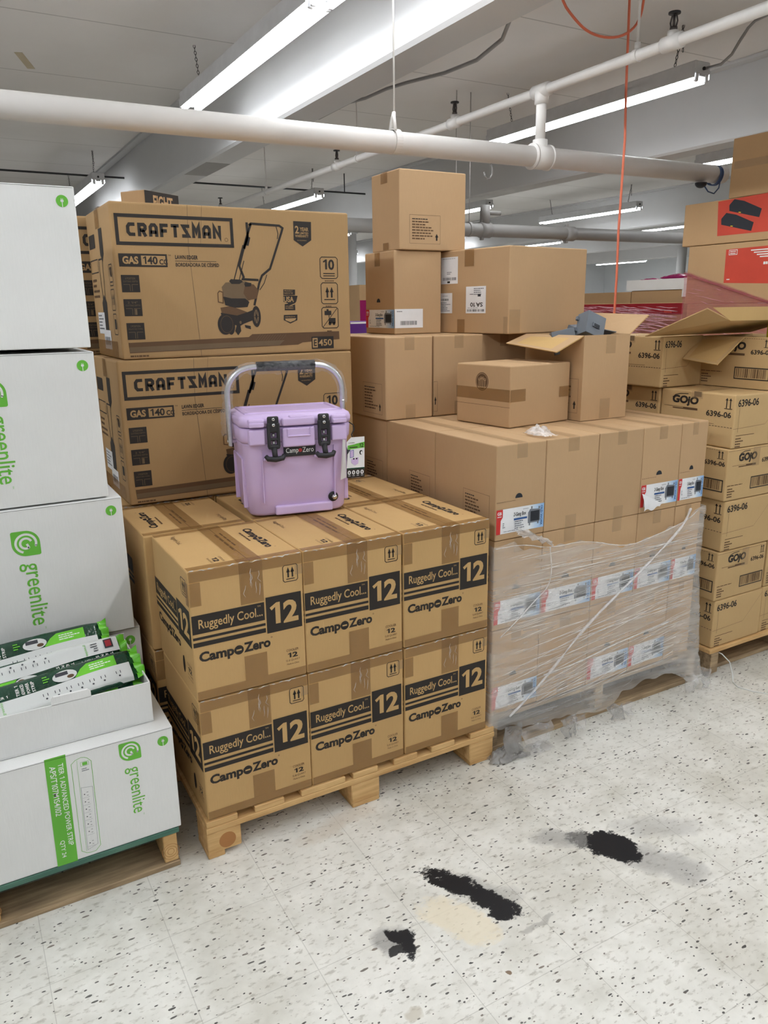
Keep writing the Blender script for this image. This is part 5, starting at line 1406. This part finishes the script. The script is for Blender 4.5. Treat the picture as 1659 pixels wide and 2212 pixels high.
m = MB(); m.add(V + [(x, y, z + 0.004) for x, y, z in V], [[0, 1, 2, 3, 4], [9, 8, 7, 6, 5]] + [[k, 5 + k, 5 + (k + 1) % 5, (k + 1) % 5] for k in range(5)], 'cb_soap'); m.build('flap', t)
V = [(-0.202, OD - 0.292, OH + 0.072), (OW - 0.12, OD - 0.292, OH + 0.070), (OW - 0.12, OD - 0.292, OH + 0.127), (-0.317, OD - 0.292, OH + 0.127)]
m = MB(); m.add(V + [(x, y + 0.003, z) for x, y, z in V], [[0, 1, 2, 3], [7, 6, 5, 4]] + [[k, 4 + k, 4 + (k + 1) % 4, (k + 1) % 4] for k in range(4)], 'cb_in'); m.build('flap', t)
m = MB(); m.bevbox(0, 0, 0, 0.12, 0.10, 0.18, 'yellow', 0.003, 1); m.rect(left(.12, .10, .18), 0.03, 0.03, 0.08, 0.08, 'green', 0)
tag(m.build('yellow_packet', None, (3.24, 2.13, 1.4095)), 'yellow packet with a green mark inside the open soap carton', 'packet')

# ------------------------------------------------------------------ cartons printed red, behind the soap cartons
RX = 4.0
def red_carton(lab, y0, y1, z0, z1, fn, x0=RX, seed=0):
    return put_plain('brace_carton', lab, x0, y0, x0 + 0.9, y1, z0, z1, 'cb_plain', fn, 0, False, None, seed)
QB = Quad((968, 814), (2179, 640), (2127, 1054), (940, 1162), 0.86, 0.23)
def redB(m, F, L, T, w, d, h):
    q = QB
    m.poly(L, [q(1255, 772), q(1900, 655), q(1880, 1005), q(1245, 1068)], 'orange', 1)
    for dx, dy in ((0, 0), (-70, 118)):
        m.poly(L, [q(x + dx, y + dy) for x, y in ((1350, 812), (1352, 800), (1395, 750), (1480, 765), (1630, 830), (1608, 905), (1350, 852))], 'pvc_black', 2)
        m.stroke(L, [q(1430 + dx, 862 + dy), q(1450 + dx, 864 + dy)], 0.004, 'yellow', 3)
QC = Quad((986, 1165), (2126, 1063), (2055, 1628), (946, 1645), 0.82, 0.325)
def redC(m, F, L, T, w, d, h):
    q = QC
    m.poly(L, [q(1303, 1180), q(1900, 1120), q(1850, 1470), q(1280, 1465)], 'orange', 1)
    x, y = q(1325, 1228); m.frame(L, x, y, x + 0.055, y + 0.028, 0.003, 'white_ink', 2); lines(m, L, x + 0.008, y + 0.016, 0.04, 2, 0.010, 'white_ink', 2, 6)
    for k in range(4):
        x, y = q(1515 + k * 25, 1190 + k * 18); m.rect(L, x, y, x + 0.16, y + 0.006, 'white_ink', 2)
    x, y = q(1620, 1305); lines(m, L, x, y, 0.10, 1, 0.016, 'white_ink', 2, 9, 0.014)
    x, y = q(1305, 1440); lines(m, L, x, y, 0.03, 1, 0.012, 'white_ink', 2, 3)
def redD(m, F, L, T, w, d, h): m.rect(L, 0.05, 0.02, d - 0.02, 0.10, 'orange', 1)
red_carton('brown carton showing two black braces on a red panel, upper right', 2.3, 3.375, 1.985, 2.222, redB, seed=1)
red_carton('brown carton with a red panel and white lettering under the black braces', 2.3, 3.32, 1.652, 1.982, redC, seed=2)
t, _ = red_carton('dented plain brown carton highest at the right edge', 2.25, 3.08, 2.2235, 2.535, None, seed=3)
tape_on(t, left(0.9, 0.83, 0.3115), 0.02, 0.15, 0.35, 0.19, 'tape_clear', None, None, 4)
red_carton('brown carton in pink film under the red printed cartons', 2.3, 3.30, 1.33, 1.650, redD, seed=4)
for k, (a, b) in enumerate(((0.14, 0.735), (0.7365, 1.3285))): red_carton('plain brown carton low in the pink wrapped stack, hidden behind soap cartons, %s' % ('lower', 'upper')[k], 2.3, 3.30, a, b, None, seed=5 + k)
t = thing('pallet', 'pallet under the pink wrapped stack of red printed cartons', 'pallet', (RX, 2.3, 0))
m = MB(); m.box(0, 0, 0.115, 0.95, 1.0, 0.135, 'wood'); m.build('deck', t)
for x in (0, 0.42, 0.85):
    m = MB(); m.box(x, 0, 0, x + 0.05, 1.0, 0.1145, 'wood_old'); m.build('stringer', t)
def wave(x, y, z, s=1.0): return noise.noise(Vector((x * s, y * s, z * s)))
m = MB()
def pk(u, v):
    y = 3.325 - 1.02 * u; zt = 1.835 - 0.165 * (3.30 - y) / 0.54 + 0.006 * wave(y, 0, 3, 9); z = 1.25 + (zt - 1.25) * v
    return (RX - 0.010 - 0.006 * (1 + wave(y * 0.6, z, z * 2, 14)), y, z)
m.sheet(pk, 60, 40, 'pink_film')
rr = random.Random(31)
for k in range(70):
    y0 = rr.uniform(2.5, 3.30); z0 = rr.uniform(1.42, 1.80); L = rr.uniform(0.03, 0.22); sl = rr.uniform(0.10, 0.32)
    if z0 > 1.80 - 0.165 * (3.30 - y0) / 0.54: continue
    m.tube([(RX - 0.0235, y0 - L * i / 5, z0 - sl * L * i / 5 + 0.003 * wave(y0, i, z0, 0.9)) for i in range(6)], [0.0003, 0.0011, 0.0014, 0.0014, 0.001, 0.0003], 'pink_wrinkle', 4)
m.tube([(RX - 0.018, 3.325 - 1.02 * k / 20, 1.822 - 0.165 * (1.02 * k / 20 - 0.025) / 0.54 + 0.004 * wave(k, 0, 0, 0.7)) for k in range(21)], 0.007, 'pink_film', 6)
tag(m.build('stretch_film'), 'pink stretch film slanting across the red printed cartons', 'stretch film')

# ------------------------------------------------------------------ goods farther back in the gap
BX = 5.6
def red_top(m, F, L, T, w, d, h):
    m.poly(L, [(0.0, h - 0.10), (d, h - 0.10), (d, h - 0.004), (0, h - 0.004)], 'crimson', 1); lines(m, L, d - 0.20, h - 0.085, 0.13, 1, 0.03, 'orange', 2, 4, 0.02)
put_plain('wrapped_carton', 'carton with a dark red upper band in pink film, beyond the open carton', BX, 4.66, BX + 1.0, 6.6, 0.85, 1.665, 'cb_plain', red_top, 0, False)
put_plain('wrapped_carton', 'carton under the dark red banded one in the far pink stack', BX, 4.66, BX + 1.0, 6.6, 0.0, 0.848, 'cb_plain', None, 0, False)
m = MB()
m.sheet(lambda u, v: (BX - 0.012 - 0.012 * (1 + wave(u * 1.2, v * 6, u - v, 6)), 6.6 - 1.96 * u, 0.7 + (0.955 - 0.10 * max(0.0, (u - 0.25) * 1.2) ** 1.2 - 0.7 + 0.705 - 0.70 + 0.7) * v), 60, 40, 'pink_film')
for k in range(150):
    y0 = rr.uniform(4.9, 6.4); z0 = rr.uniform(1.25, 1.645); L = rr.uniform(0.1, 0.7); sl = rr.uniform(0.0, 0.16)
    L = min(L, y0 - 4.68)
    m.tube([(BX - 0.042, y0 - L * i / 5, z0 - sl * L * i / 5 + 0.006 * wave(y0, i, z0, 0.9)) for i in range(6)], [0.0006, 0.003, 0.0035, 0.0035, 0.003, 0.0006], 'pink_wrinkle', 4)
tag(m.build('stretch_film'), 'shiny pink stretch film round the far stack beyond the open carton', 'stretch film')
put_plain('plain_carton', 'brown carton far behind the pink stack, right part with cut top', 6.72, 5.55, 7.6, 6.30, 0.9, 1.798, 'cb_plain', None, 0, False)
put_plain('plain_carton', 'brown carton far behind the pink stack, left part beside the hanging cord', 6.72, 6.31, 7.6, 7.4, 0.9, 1.79, 'cb_plain', None, 0, False)
m = MB(); m.box(6.7, 5.5, 0.0, 7.65, 7.45, 0.898, 'cb_plain'); tag(m.build('plain_carton'), 'large brown carton on the floor under the far brown cartons', 'carton')
t = thing('open_tray', 'far white tray holding maroon pouches above the pink stack', 'carton', (6.71, 5.42, 1.80))
m = MB()
for b in ((0, 0, 0, 0.7, 0.95, 0.005), (0.006, 0.006, 0.078, 0.694, 0.944, 0.083), (0, 0, 0.005, 0.005, 0.95, 0.11), (0.695, 0, 0.005, 0.7, 0.95, 0.11), (0.005, 0, 0.005, 0.695, 0.005, 0.11), (0.005, 0.945, 0.005, 0.695, 0.95, 0.11)): m.box(*b, 'cb_white')
m.box(-0.006, 0.0, -0.075, -0.001, 0.19, 0.108, 'cb_white'); m.build('tray_body', t)
def pouch(lab, y, z, L, H, seed):
    m = MB(); rr = random.Random(seed); rings = []
    for i in range(13):
        u = i / 12; k = math.sin(math.pi * min(1, max(0.06, u))) ** 0.5
        rings.append([(0.08 * math.cos(a), -L / 2 + L * u, H / 2 * k * math.sin(a) + rr.uniform(-.006, .006)) for a in [2 * math.pi * j / 12 for j in range(12)]])
    m.loft(rings, 'magenta', False); o = m.build('foil_pouch', None, (6.83, y, z)); tag(o, lab, 'pouch', 'maroon pouches in the far tray')
pouch('biggest maroon pouch standing out of the far white tray', 5.80, 1.923, 0.30, 0.075, 1)
pouch('flat maroon pouch at the left end of the far white tray', 6.15, 1.906, 0.24, 0.04, 2)
pouch('flat maroon pouch at the right end of the far white tray', 5.56, 1.908, 0.22, 0.045, 3)
m = MB(); m.bevbox(2.33, 4.55, 0.0, 2.85, 5.1, 1.486, 'cb_plain', 0.004, 1); tag(m.build('plain_carton'), 'tall brown carton on the floor behind the edger cartons', 'carton')
put_plain('purple_carton', 'purple carton with a white top edge in the gap right of the edger cartons', 2.36, 4.6, 2.72, 4.95, 1.4875, 1.568, 'purple', lambda m, F, L, T, w, d, h: m.rect(F, 0, h - 0.012, w, h - 0.001, 'white_ink', 1), 0, False)
put_plain('wrapped_carton', 'carton in pink wrap seen in the gap right of the edger cartons, far back', 4.02, 7.6, 4.9, 8.3, 0.0, 1.90, 'cb_plain', lambda m, F, L, T, w, d, h: (m.rect(F, 0, 0, w, h - 0.16, 'magenta', 1)) and None, 0, False)

# ------------------------------------------------------------------ stretch film round the wrapped stack
def interp(tab, x):
    if x <= tab[0][0]: return tab[0][1]
    for (a, b), (c, d) in zip(tab, tab[1:]):
        if x <= c: return b + (d - b) * (x - a) / (c - a)
    return tab[-1][1]
TOPP = [(-0.35, 0.84), (0.0, 0.832), (0.08, 0.838), (0.13, 0.80), (0.24, 0.789), (0.41, 0.792), (0.52, 0.762), (0.63, 0.729), (0.77, 0.744), (0.98, 0.786), (1.04, 0.822), (1.09, 0.835), (1.5, 0.80)]
BOTP = [(-0.35, 0.13), (0.0, 0.13), (0.10, 0.10), (0.20, 0.081), (0.39, 0.076), (0.50, 0.05), (0.58, 0.05), (0.66, 0.095), (0.80, 0.118), (0.95, 0.11), (1.02, 0.07), (1.13, 0.05), (1.5, 0.07)]
C0, C1 = (1.611, 2.066), (2.712, 2.066)
def film_xy(s, out):
    Lx = C1[0] - C0[0]; r = 0.012
    if s < 0: return (C0[0] - out, C0[1] - s - out * 0 - (out if s > -0.01 else 0))
    if s <= Lx: return (C0[0] + s, C0[1] - out)
    return (C1[0] + out, C1[1] + (s - Lx))
t = thing('stretch_film', 'clear stretch film wrapped round the brown cartons, ragged along its foot', 'stretch film', (0, 0, 0))
m = MB()
def fs(u, v):
    s = -0.10 + 1.55 * u
    zt = interp(TOPP, s) + 0.010 * wave(s, 0, 1, 22); zb = interp(BOTP, s) + 0.022 * wave(s, 0, 5, 16)
    z = zb + (zt - zb) * v
    out = 0.004 + 0.004 * (1 + wave(s * 0.7, z, s + z, 16)) + 0.003 * (1 + wave(s * 3, z * 12, 0, 5))
    if z < 0.17: out += 0.035 * ((0.17 - z) / 0.15) ** 0.7 * (0.6 + 0.8 * max(0, s) ** 2)
    if s > 0.95: out += 0.035 * max(0, 1 - abs(z - 0.2) / 0.35) * min(1, (s - 0.95) / 0.12)
    x, y = film_xy(s, out)
    return (x, y, z)
m.sheet(fs, 190, 80, 'film')
m.build('film_sheet', t)
def rope(pts, r, seed=0):
    rr = random.Random(seed); Q = [Vector((x, 2.048, z)) for x, z in pts]
    for _ in range(2):
        R = [Q[0]]
        for a, b in zip(Q, Q[1:]): R += [a.lerp(b, .25), a.lerp(b, .75)]
        Q = R + [Q[-1]]
    m = MB(); m.tube(Q, [r * rr.uniform(0.6, 1.25) for _ in Q], 'film_rope', 6); m.build('film_twist', t)
rope([(2.61, 0.836), (2.572, 0.764), (2.394, 0.644), (2.222, 0.538), (2.055, 0.436), (1.896, 0.297), (1.785, 0.209), (1.686, 0.149)], 0.0055, 1)
rope([(1.853, 0.794), (1.867, 0.701), (1.855, 0.639), (1.79, 0.597), (1.705, 0.532), (1.632, 0.485)], 0.0022, 2)
rope([(2.537, 0.349), (2.372, 0.334), (2.215, 0.319), (2.016, 0.286), (1.85, 0.28)], 0.0028, 3)
rope([(1.60, 0.828), (1.73, 0.826), (1.85, 0.789), (2.03, 0.793), (2.24, 0.729), (2.384, 0.744), (2.597, 0.786), (2.655, 0.822)], 0.0018, 4)
m = MB(); rr = random.Random(21)
for k in range(300):
    z0 = rr.uniform(0.13, 0.83); low = max(0.0, (0.62 - z0) / 0.5)
    sl = rr.uniform(-0.04, 0.06) + low * rr.uniform(0.0, 0.34); L = rr.uniform(0.06, 0.5); x0 = rr.uniform(1.62, 2.66); pts = []
    n = max(4, int(L / 0.03)); ph = rr.uniform(0, 9)
    for i in range(n + 1):
        x = x0 + L * i / n; z = z0 + sl * L * i / n + 0.005 * wave(x, ph, z0, 7)
        s = x - 1.611
        if x > 2.70 or z > interp(TOPP, s) - 0.012 or z < interp(BOTP, s) + 0.03: break
        pts.append((x, 2.0505 - 0.002 * wave(x, z, ph, 9) - (0.03 if z < 0.15 else 0), z))
    if len(pts) > 3:
        r = rr.uniform(0.0003, 0.0010); m.tube(pts, [r * (0.3 + math.sin(math.pi * i / (len(pts) - 1))) for i in range(len(pts))], 'film_wrinkle', 4)
m.build('film_wrinkle', t)
def scrap(name, key, fn, nu, nv, parent=t):
    m = MB(); m.sheet(fn, nu, nv, key); return m.build(name, parent)
def hang(x0, x1, z0, z1, seed, out=0.05):
    def fn(u, v):
        w = (x1 - x0); x = x0 + w * u * (1 - 0.35 * v) + 0.02 * wave(u, v, seed, 1.6)
        return (x + 0.15 * w * v, 2.055 - out - 0.03 * wave(u * 2, v * 2, seed, 1.1) - 0.02 * v, z0 + (z1 - z0) * v + 0.012 * wave(u * 3, v, seed, 1) * (1 - v) + (0.03 * abs(wave(u * 4, 0, seed, 2)) * v))
    return fn
for k, a in enumerate(((1.63, 1.72, 0.14, 0.012, 1), (1.70, 1.86, 0.11, 0.03, 2), (1.90, 1.99, 0.09, 0.012, 3), (1.96, 2.05, 0.085, 0.04, 4), (2.16, 2.24, 0.07, 0.015, 5), (2.24, 2.30, 0.06, 0.02, 6), (2.62, 2.68, 0.09, 0.012, 7), (2.70, 2.78, 0.10, 0.012, 8))):
    scrap('film_tatter', 'film_dirty' if k in (0, 2, 4) else 'film_scrap', hang(*a), 14, 12)
scrap('film_tatter', 'film_rope', lambda u, v: (1.688 + 0.17 * u + 0.01 * wave(u, v, 2, 9), 2.05 - 0.02 * wave(u * 3, v * 3, 1, 2) - 0.012, 0.885 - 0.075 * u + 0.03 * (v - .5) * (1 - 0.5 * u) + 0.012 * wave(u * 4, v * 4, 3, 2)), 16, 5)
def lump(name, lab, cx, cy, rx, ry, h, seed, key='film_scrap', cat='film scrap', z0=0.003):
    m = MB()
    m.sheet(lambda u, v: (cx + rx * (2 * u - 1) * (0.8 + 0.35 * wave(u * 2, v * 2, seed, 2)), cy + ry * (2 * v - 1) * (0.8 + 0.35 * wave(v * 2, u * 2, seed + 4, 2)), z0 + h * max(0.0, (1 - (2 * u - 1) ** 2) * (1 - (2 * v - 1) ** 2)) * (0.75 + 0.6 * wave(u * 5, v * 5, seed, 1.6)) + 0.004 * (1 + wave(u * 9, v * 9, seed, 1))), 26, 18, key)
    tag(m.build(name), lab, cat)
lump('film_scrap', 'crumpled grey film scrap on the floor beside the pine pallet', 1.66, 2.022, 0.10, 0.05, 0.05, 1, 'film_dirty')
lump('film_scrap', 'flat clear film scrap on the floor before the wrapped stack', 1.80, 2.005, 0.07, 0.045, 0.02, 2)
lump('film_scrap', 'crumpled clear film bit lying on top of the wrapped stack', 1.872, 2.15, 0.045, 0.075, 0.035, 3, 'film_rope', 'film scrap', 1.1945)
m = MB()
m.tube([(2.90, 2.11, 0.115), (2.915, 2.05, 0.105), (2.94, 2.025, 0.07), (2.935, 2.0, 0.02), (2.90, 1.97, 0.004), (2.88, 1.93, 0.003), (2.90, 1.87, 0.003), (2.94, 1.82, 0.003), (2.97, 1.76, 0.003)], 0.0025, 'white_ink', 6)
tag(m.build('plastic_strap'), 'thin white strap dangling from the right pallet onto the floor', 'strap')

# ------------------------------------------------------------------ the lilac cooler
def rr_ring(hw, hd, c, z, n=6, y0=0.0, chf=None):
    """rounded rectangle ring; chf makes bigger, flatter front corners"""
    pts = []
    for cx, cy, a0, cc in ((hw, hd, 0, c), (-hw, hd, 90, c), (-hw, -hd, 180, chf or c), (hw, -hd, 270, chf or c)):
        for k in range(n + 1):
            a = math.radians(a0 + 90 * k / n)
            sx = cx - math.copysign(cc, cx); sy = cy - math.copysign(cc, cy)
            pts.append((sx + cc * math.cos(a), y0 + sy + cc * math.sin(a), z))
    return pts
CROT = math.radians(-10.0)
t = thing('cooler', 'lilac hard cooler with a wrapped bail handle standing on the tan cartons', 'cooler', (1.060, 2.572, 0.9475), CROT)
m = MB()
t.scale = (1.04, 1.04, 1.03)
prof = [(0.0, 0.150, 0.098, 0.030), (0.004, 0.162, 0.110, 0.034), (0.014, 0.168, 0.116, 0.036), (0.12, 0.174, 0.123, 0.034), (0.250, 0.181, 0.130, 0.032), (0.256, 0.183, 0.131, 0.032)]
m.loft([rr_ring(a, b, c, z, 6, 0, 0.042) for z, a, b, c in prof], 'lilac')
prof = [(0.256, 0.183, 0.131, 0.032), (0.264, 0.187, 0.134, 0.03), (0.304, 0.189, 0.136, 0.03), (0.307, 0.187, 0.134, 0.03)]
m.loft([rr_ring(a, b, c, z, 6, 0, 0.040) for z, a, b, c in prof], 'lilac')
# raised blocks of the rim on the front, leaving latch bays, and the carry lip
for x0, x1 in ((-0.166, -0.112), (-0.055, 0.055), (0.112, 0.166)):
    m.bevbox(x0, -0.150, 0.252 if abs(x0 + x1) > 0.01 else 0.240, x1, -0.120, 0.305, 'lilac', 0.006, 3)
m.bevbox(-0.040, -0.154, 0.274, 0.040, -0.145, 0.280, 'lilac', 0.003, 2)
for x in (-0.040, 0.036): m.bevbox(x, -0.154, 0.276, x + 0.005, -0.145, 0.303, 'lilac', 0.002, 2)
# latch bay sills, lower front ledge, side recess frames
for x in (-0.085, 0.085): m.bevbox(x - 0.034, -0.142, 0.196, x + 0.034, -0.120, 0.208, 'lilac', 0.005, 3)
m.bevbox(-0.085, -0.128, 0.004, 0.115, -0.108, 0.036, 'lilac', 0.006, 3)
for x0, x1 in ((-0.125, -0.121), (0.121, 0.125)): m.bevbox(x0, -0.134, 0.05, x1, -0.116, 0.235, 'lilac', 0.0018, 2)
for s in (-1, 1):
    a, b = sorted((s * 0.168, s * 0.184))
    m.bevbox(a, -0.085, 0.030, b, -0.078, 0.20, 'lilac', 0.003, 2); m.bevbox(a, 0.078, 0.030, b, 0.085, 0.20, 'lilac', 0.003, 2); m.bevbox(a, -0.085, 0.195, b, 0.085, 0.203, 'lilac', 0.003, 2)
m.build('cooler_body', t)
m = MB()
prof = [(0.3105, 0.187, 0.135, 0.03), (0.313, 0.190, 0.138, 0.03), (0.330, 0.191, 0.139, 0.032), (0.342, 0.187, 0.134, 0.036), (0.349, 0.175, 0.122, 0.036), (0.350, 0.160, 0.106, 0.03)]
m.loft([rr_ring(a, b, c, z, 6, 0, 0.038) for z, a, b, c in prof], 'lilac')
for x0, x1 in ((-0.166, -0.112), (-0.055, 0.055), (0.112, 0.166)):
    m.bevbox(x0, -0.153, 0.3115, x1, -0.120, 0.339, 'lilac', 0.007, 3)
m.bevbox(-0.030, -0.150, 0.324, 0.030, -0.115, 0.345, 'lilac', 0.006, 3)
for s in (-1, 1): m.bevbox(s * 0.14 - 0.024, -0.156, 0.312, s * 0.14 + 0.024, -0.148, 0.327, 'lilac', 0.003, 2)
# raised ribs round the lid top
m.bevbox(-0.168, -0.095, 0.347, 0.168, -0.075, 0.354, 'lilac', 0.004, 2); m.bevbox(-0.168, 0.085, 0.347, 0.168, 0.105, 0.354, 'lilac', 0.004, 2)
m.bevbox(-0.168, -0.095, 0.347, -0.150, 0.105, 0.354, 'lilac', 0.003, 2); m.bevbox(0.150, -0.095, 0.347, 0.168, 0.105, 0.354, 'lilac', 0.004, 2)
m.build('lid', t)
for x in (-0.085, 0.085):
    lt = MB()
    lt.bevbox(x - 0.019, -0.156, 0.292, x + 0.019, -0.142, 0.346, 'rubber', 0.006, 3)
    lt.bevbox(x - 0.021, -0.158, 0.243, x - 0.010, -0.144, 0.325, 'rubber', 0.004, 2); lt.bevbox(x + 0.010, -0.158, 0.243, x + 0.021, -0.144, 0.325, 'rubber', 0.004, 2)
    lt.bevbox(x - 0.020, -0.158, 0.238, x + 0.020, -0.145, 0.253, 'rubber', 0.005, 2); lt.bevbox(x - 0.018, -0.157, 0.266, x + 0.018, -0.146, 0.275, 'rubber', 0.004, 2)
    lt.tube([(x, -0.150, 0.243), (x, -0.157, 0.226), (x, -0.164, 0.214)], [0.010, 0.009, 0.009], 'rubber', 10)
    lt.tube([(x - 0.031, -0.160, 0.218), (x - 0.024, -0.166, 0.209), (x, -0.168, 0.206), (x + 0.024, -0.166, 0.209), (x + 0.031, -0.160, 0.218)], [0.007, 0.009, 0.0095, 0.009, 0.007], 'rubber', 10)
    o = lt.build('latch', t)
    for z in (0.318, 0.337):
        s = MB(); s.tube([(x, -0.155, z), (x, -0.159, z), (x, -0.160, z)], [0.0055, 0.0055, 0.004], 'steel', 14); s.tube([(x, -0.1601, z), (x, -0.1604, z)], 0.002, 'blackm', 6); s.build('screw', o)
    s = MB()
    for z in (0.284, 0.259): s.bevbox(x - 0.005, -0.150, z - 0.006, x + 0.005, -0.146, z + 0.006, 'steel', 0.002, 1)
    s.build('latch_post', o)
# name badge
m = MB(); m.bevbox(-0.050, -0.1395, 0.206, 0.058, -0.1265, 0.246, 'rubber', 0.004, 2)
F = Face((-0.050, -0.1395, 0.206), (1, 0, 0), (0, 0, 1))
m.text(F, 'Camp', 0.006, 0.0085, 0.042, 0.0215, 'white_ink', 1, 0, 0.0); m.text(F, 'Zero', 0.062, 0.0130, 0.038, 0.017, 'white_ink', 1)
m.disc(F, 0.0545, 0.0205, 0.006, 0.006, 'red', 1, 20); m.ring(F, 0.0545, 0.0205, 0.0035, 0.0012, 'rubber', 2, 16); m.rect(F, 0.0525, 0.020, 0.0565, 0.0212, 'rubber', 2)
m.build('badge', t)
m = MB(); m.tube([(0.118, -0.116, 0.052), (0.118, -0.124, 0.052)], 0.017, 'blackm', 24); m.build('drain_seat', t)
m = MB(); m.tube([(0.120, -0.122, 0.052), (0.120, -0.136, 0.052)], 0.0095, 'steel', 6); m.tube([(0.120, -0.136, 0.052), (0.120, -0.139, 0.052)], [0.008, 0.006], 'steel', 12); m.build('drain_plug', t)
# bail handle
def arch(z_add=0.0):
    P = [(-0.202, 0, 0.24), (-0.202, 0, 0.40)]
    for k in range(1, 12):
        a = math.radians(180 - 90 * k / 12); P.append((-0.112 + 0.09 * math.cos(a), 0, 0.405 + 0.09 * math.sin(a)))
    P.append((-0.108, 0, 0.496)); Q = [(-x, y, z) for x, y, z in P[::-1]]
    return P + Q
HY = 0.020
A = [(x, HY - 0.0, z) for x, y, z in arch()]
m = MB(); m.tube(A, 0.0095, 'alu', 14)
for s in (-1, 1): m.bevbox(s * 0.202 - 0.006, HY - 0.012, 0.228, s * 0.202 + 0.006, HY + 0.012, 0.37, 'alu', 0.003, 1)
hd = m.build('bail_handle', t)
m = MB(); m.tube([(-0.098, HY, 0.496), (0.104, HY, 0.496)], 0.0165, 'foam', 20); m.build('foam_grip', hd)
for s in (-1, 1):
    m = MB(); m.tube([(s * 0.178, HY, 0.246), (s * 0.212, HY, 0.246)], 0.007, 'steel', 12); m.build('pivot_bolt', hd)
m = MB(); rr = random.Random(3)
# crinkled plastic sleeve round the handle
B = []
for a, b in zip(A, A[1:]):
    a = Vector(a); b = Vector(b); n = max(1, int((b - a).length / 0.008))
    for k in range(n): B.append(a.lerp(b, k / n))
B.append(Vector(A[-1])); B = [p for p in B if p.z > (0.26 if p.x < 0 else 0.36)]
n = 16; V = []; fs_ = []
for i, p in enumerate(B):
    d = (B[min(i + 1, len(B) - 1)] - B[max(i - 1, 0)]).normalized(); s1 = Vector((0, 1, 0)); s2 = d.cross(s1)
    for k in range(n):
        a = 2 * math.pi * k / n; c = math.cos(a)
        R = 0.017 + 0.005 * wave(p.x + c * .02, math.sin(a) * .05, p.z, 55) + rr.uniform(-0.003, 0.003)
        if s2.z * math.sin(a) < 0 and abs(p.x) < 0.13: R += 0.010 * abs(math.sin(a))
        if abs(p.x) > 0.2 and p.z < 0.36: R += 0.010
        V.append(p + (s1 * c + s2 * math.sin(a)) * R)
for i in range(len(B) - 1):
    for k in range(n): fs_.append((i * n + k, i * n + (k + 1) % n, (i + 1) * n + (k + 1) % n, (i + 1) * n + k))
m.add(V, fs_, 'crinkle', False); m.build('plastic_sleeve', hd)
# folded hang tag on a black cord
hg = MB(); hg.tube([(0.180, -0.125, 0.308), (0.194, -0.13, 0.298), (0.194, -0.138, 0.284), (0.182, -0.146, 0.268), (0.184, -0.150, 0.258)], 0.002, 'tagcord', 6); hg.build('tag_cord', t)
TW, TH = 0.062, 0.140
m = MB()
F = Face((0.158, -0.156, 0.120), (1, -0.10, 0.02), (0.02, 0.0, 1))
pts = [(0, 0), (TW, 0), (TW, TH), (0.016, TH), (0, TH - 0.016)]
for lay, key in ((0, 'sticker'),):
    Fv = [F.at(a, b, 0) for a, b in pts]; Bv = [p - F.n * 0.0008 for p in Fv]
    m.add(Fv + Bv, [[0, 1, 2, 3, 4], [9, 8, 7, 6, 5]] + [[k, 5 + k, 5 + (k + 1) % 5, (k + 1) % 5] for k in range(5)], 'sticker')
m.rect(F, 0.0, 0.0, TW, 0.030, 'ink', 1)
for k in range(4): m.disc(F, 0.009 + 0.0148 * k, 0.018, 0.0055, 0.0075, 'sticker', 2, 14); m.rect(F, 0.0075 + 0.0148 * k, 0.014, 0.0105 + 0.0148 * k, 0.022, 'ink', 3); m.rect(F, 0.005 + 0.0148 * k, 0.006, 0.013 + 0.0148 * k, 0.0075, 'sticker', 2)
m.poly(F, [(0, 0.030), (TW, 0.030), (TW, 0.034), (0, 0.034)], 'bag', 1)
m.poly(F, [(0.004, 0.098), (TW, 0.102), (TW, 0.122), (0.004, 0.112)], 'green', 1); m.text(F, '12', 0.044, 0.104, 0.014, 0.014, 'ink', 2, 0, 0.02); m.rect(F, 0.010, 0.104, 0.038, 0.107, 'ink', 2)
m.poly(F, [(0.002, 0.112), (0.030, 0.116), (0.030, 0.127), (0.012, 0.127), (0.002, 0.118)], 'sticker', 2); m.text(F, 'CAMPZERO', 0.006, 0.119, 0.022, 0.004, 'ink', 3)
m.poly(F, [(0.0, 0.034), (0.0, 0.078), (0.014, 0.098), (0.004, 0.098), (0.0, 0.11)], 'dgrey', 1)
m.poly(F, [(0.016, 0.052), (0.028, 0.042), (0.040, 0.048), (0.041, 0.070), (0.016, 0.066)], 'lilac', 2); m.poly(F, [(0.012, 0.070), (0.024, 0.072), (0.024, 0.096), (0.012, 0.094)], 'lilac', 2); m.stroke(F, [(0.012, 0.070), (0.024, 0.072), (0.024, 0.096), (0.012, 0.094)], 0.0015, 'blue', 3, True)
m.rect(F, 0.022, 0.063, 0.027, 0.068, 'ink', 3); m.rect(F, 0.032, 0.063, 0.037, 0.068, 'ink', 3); m.disc(F, 0.050, 0.086, 0.006, 0.008, 'ink', 2, 14); m.disc(F, 0.052, 0.085, 0.0035, 0.0055, 'sticker', 3, 10)
# rear leaf of the tag
F2 = Face((0.178, -0.151, 0.094), (-0.25, 0.95, 0.0), (0.02, 0, 1))
Bk = [Vector((0.157, -0.154, 0.252)), Vector((0.157, -0.154, 0.122)), Vector((0.140, -0.142, 0.112)), Vector((0.150, -0.146, 0.254))]
m.add(Bk + [p + Vector((0.0008, 0.0008, 0)) for p in Bk], [[0, 1, 2, 3], [7, 6, 5, 4], [0, 4, 5, 1], [1, 5, 6, 2], [2, 6, 7, 3], [3, 7, 4, 0]], 'sticker')
m.build('hang_tag', t)
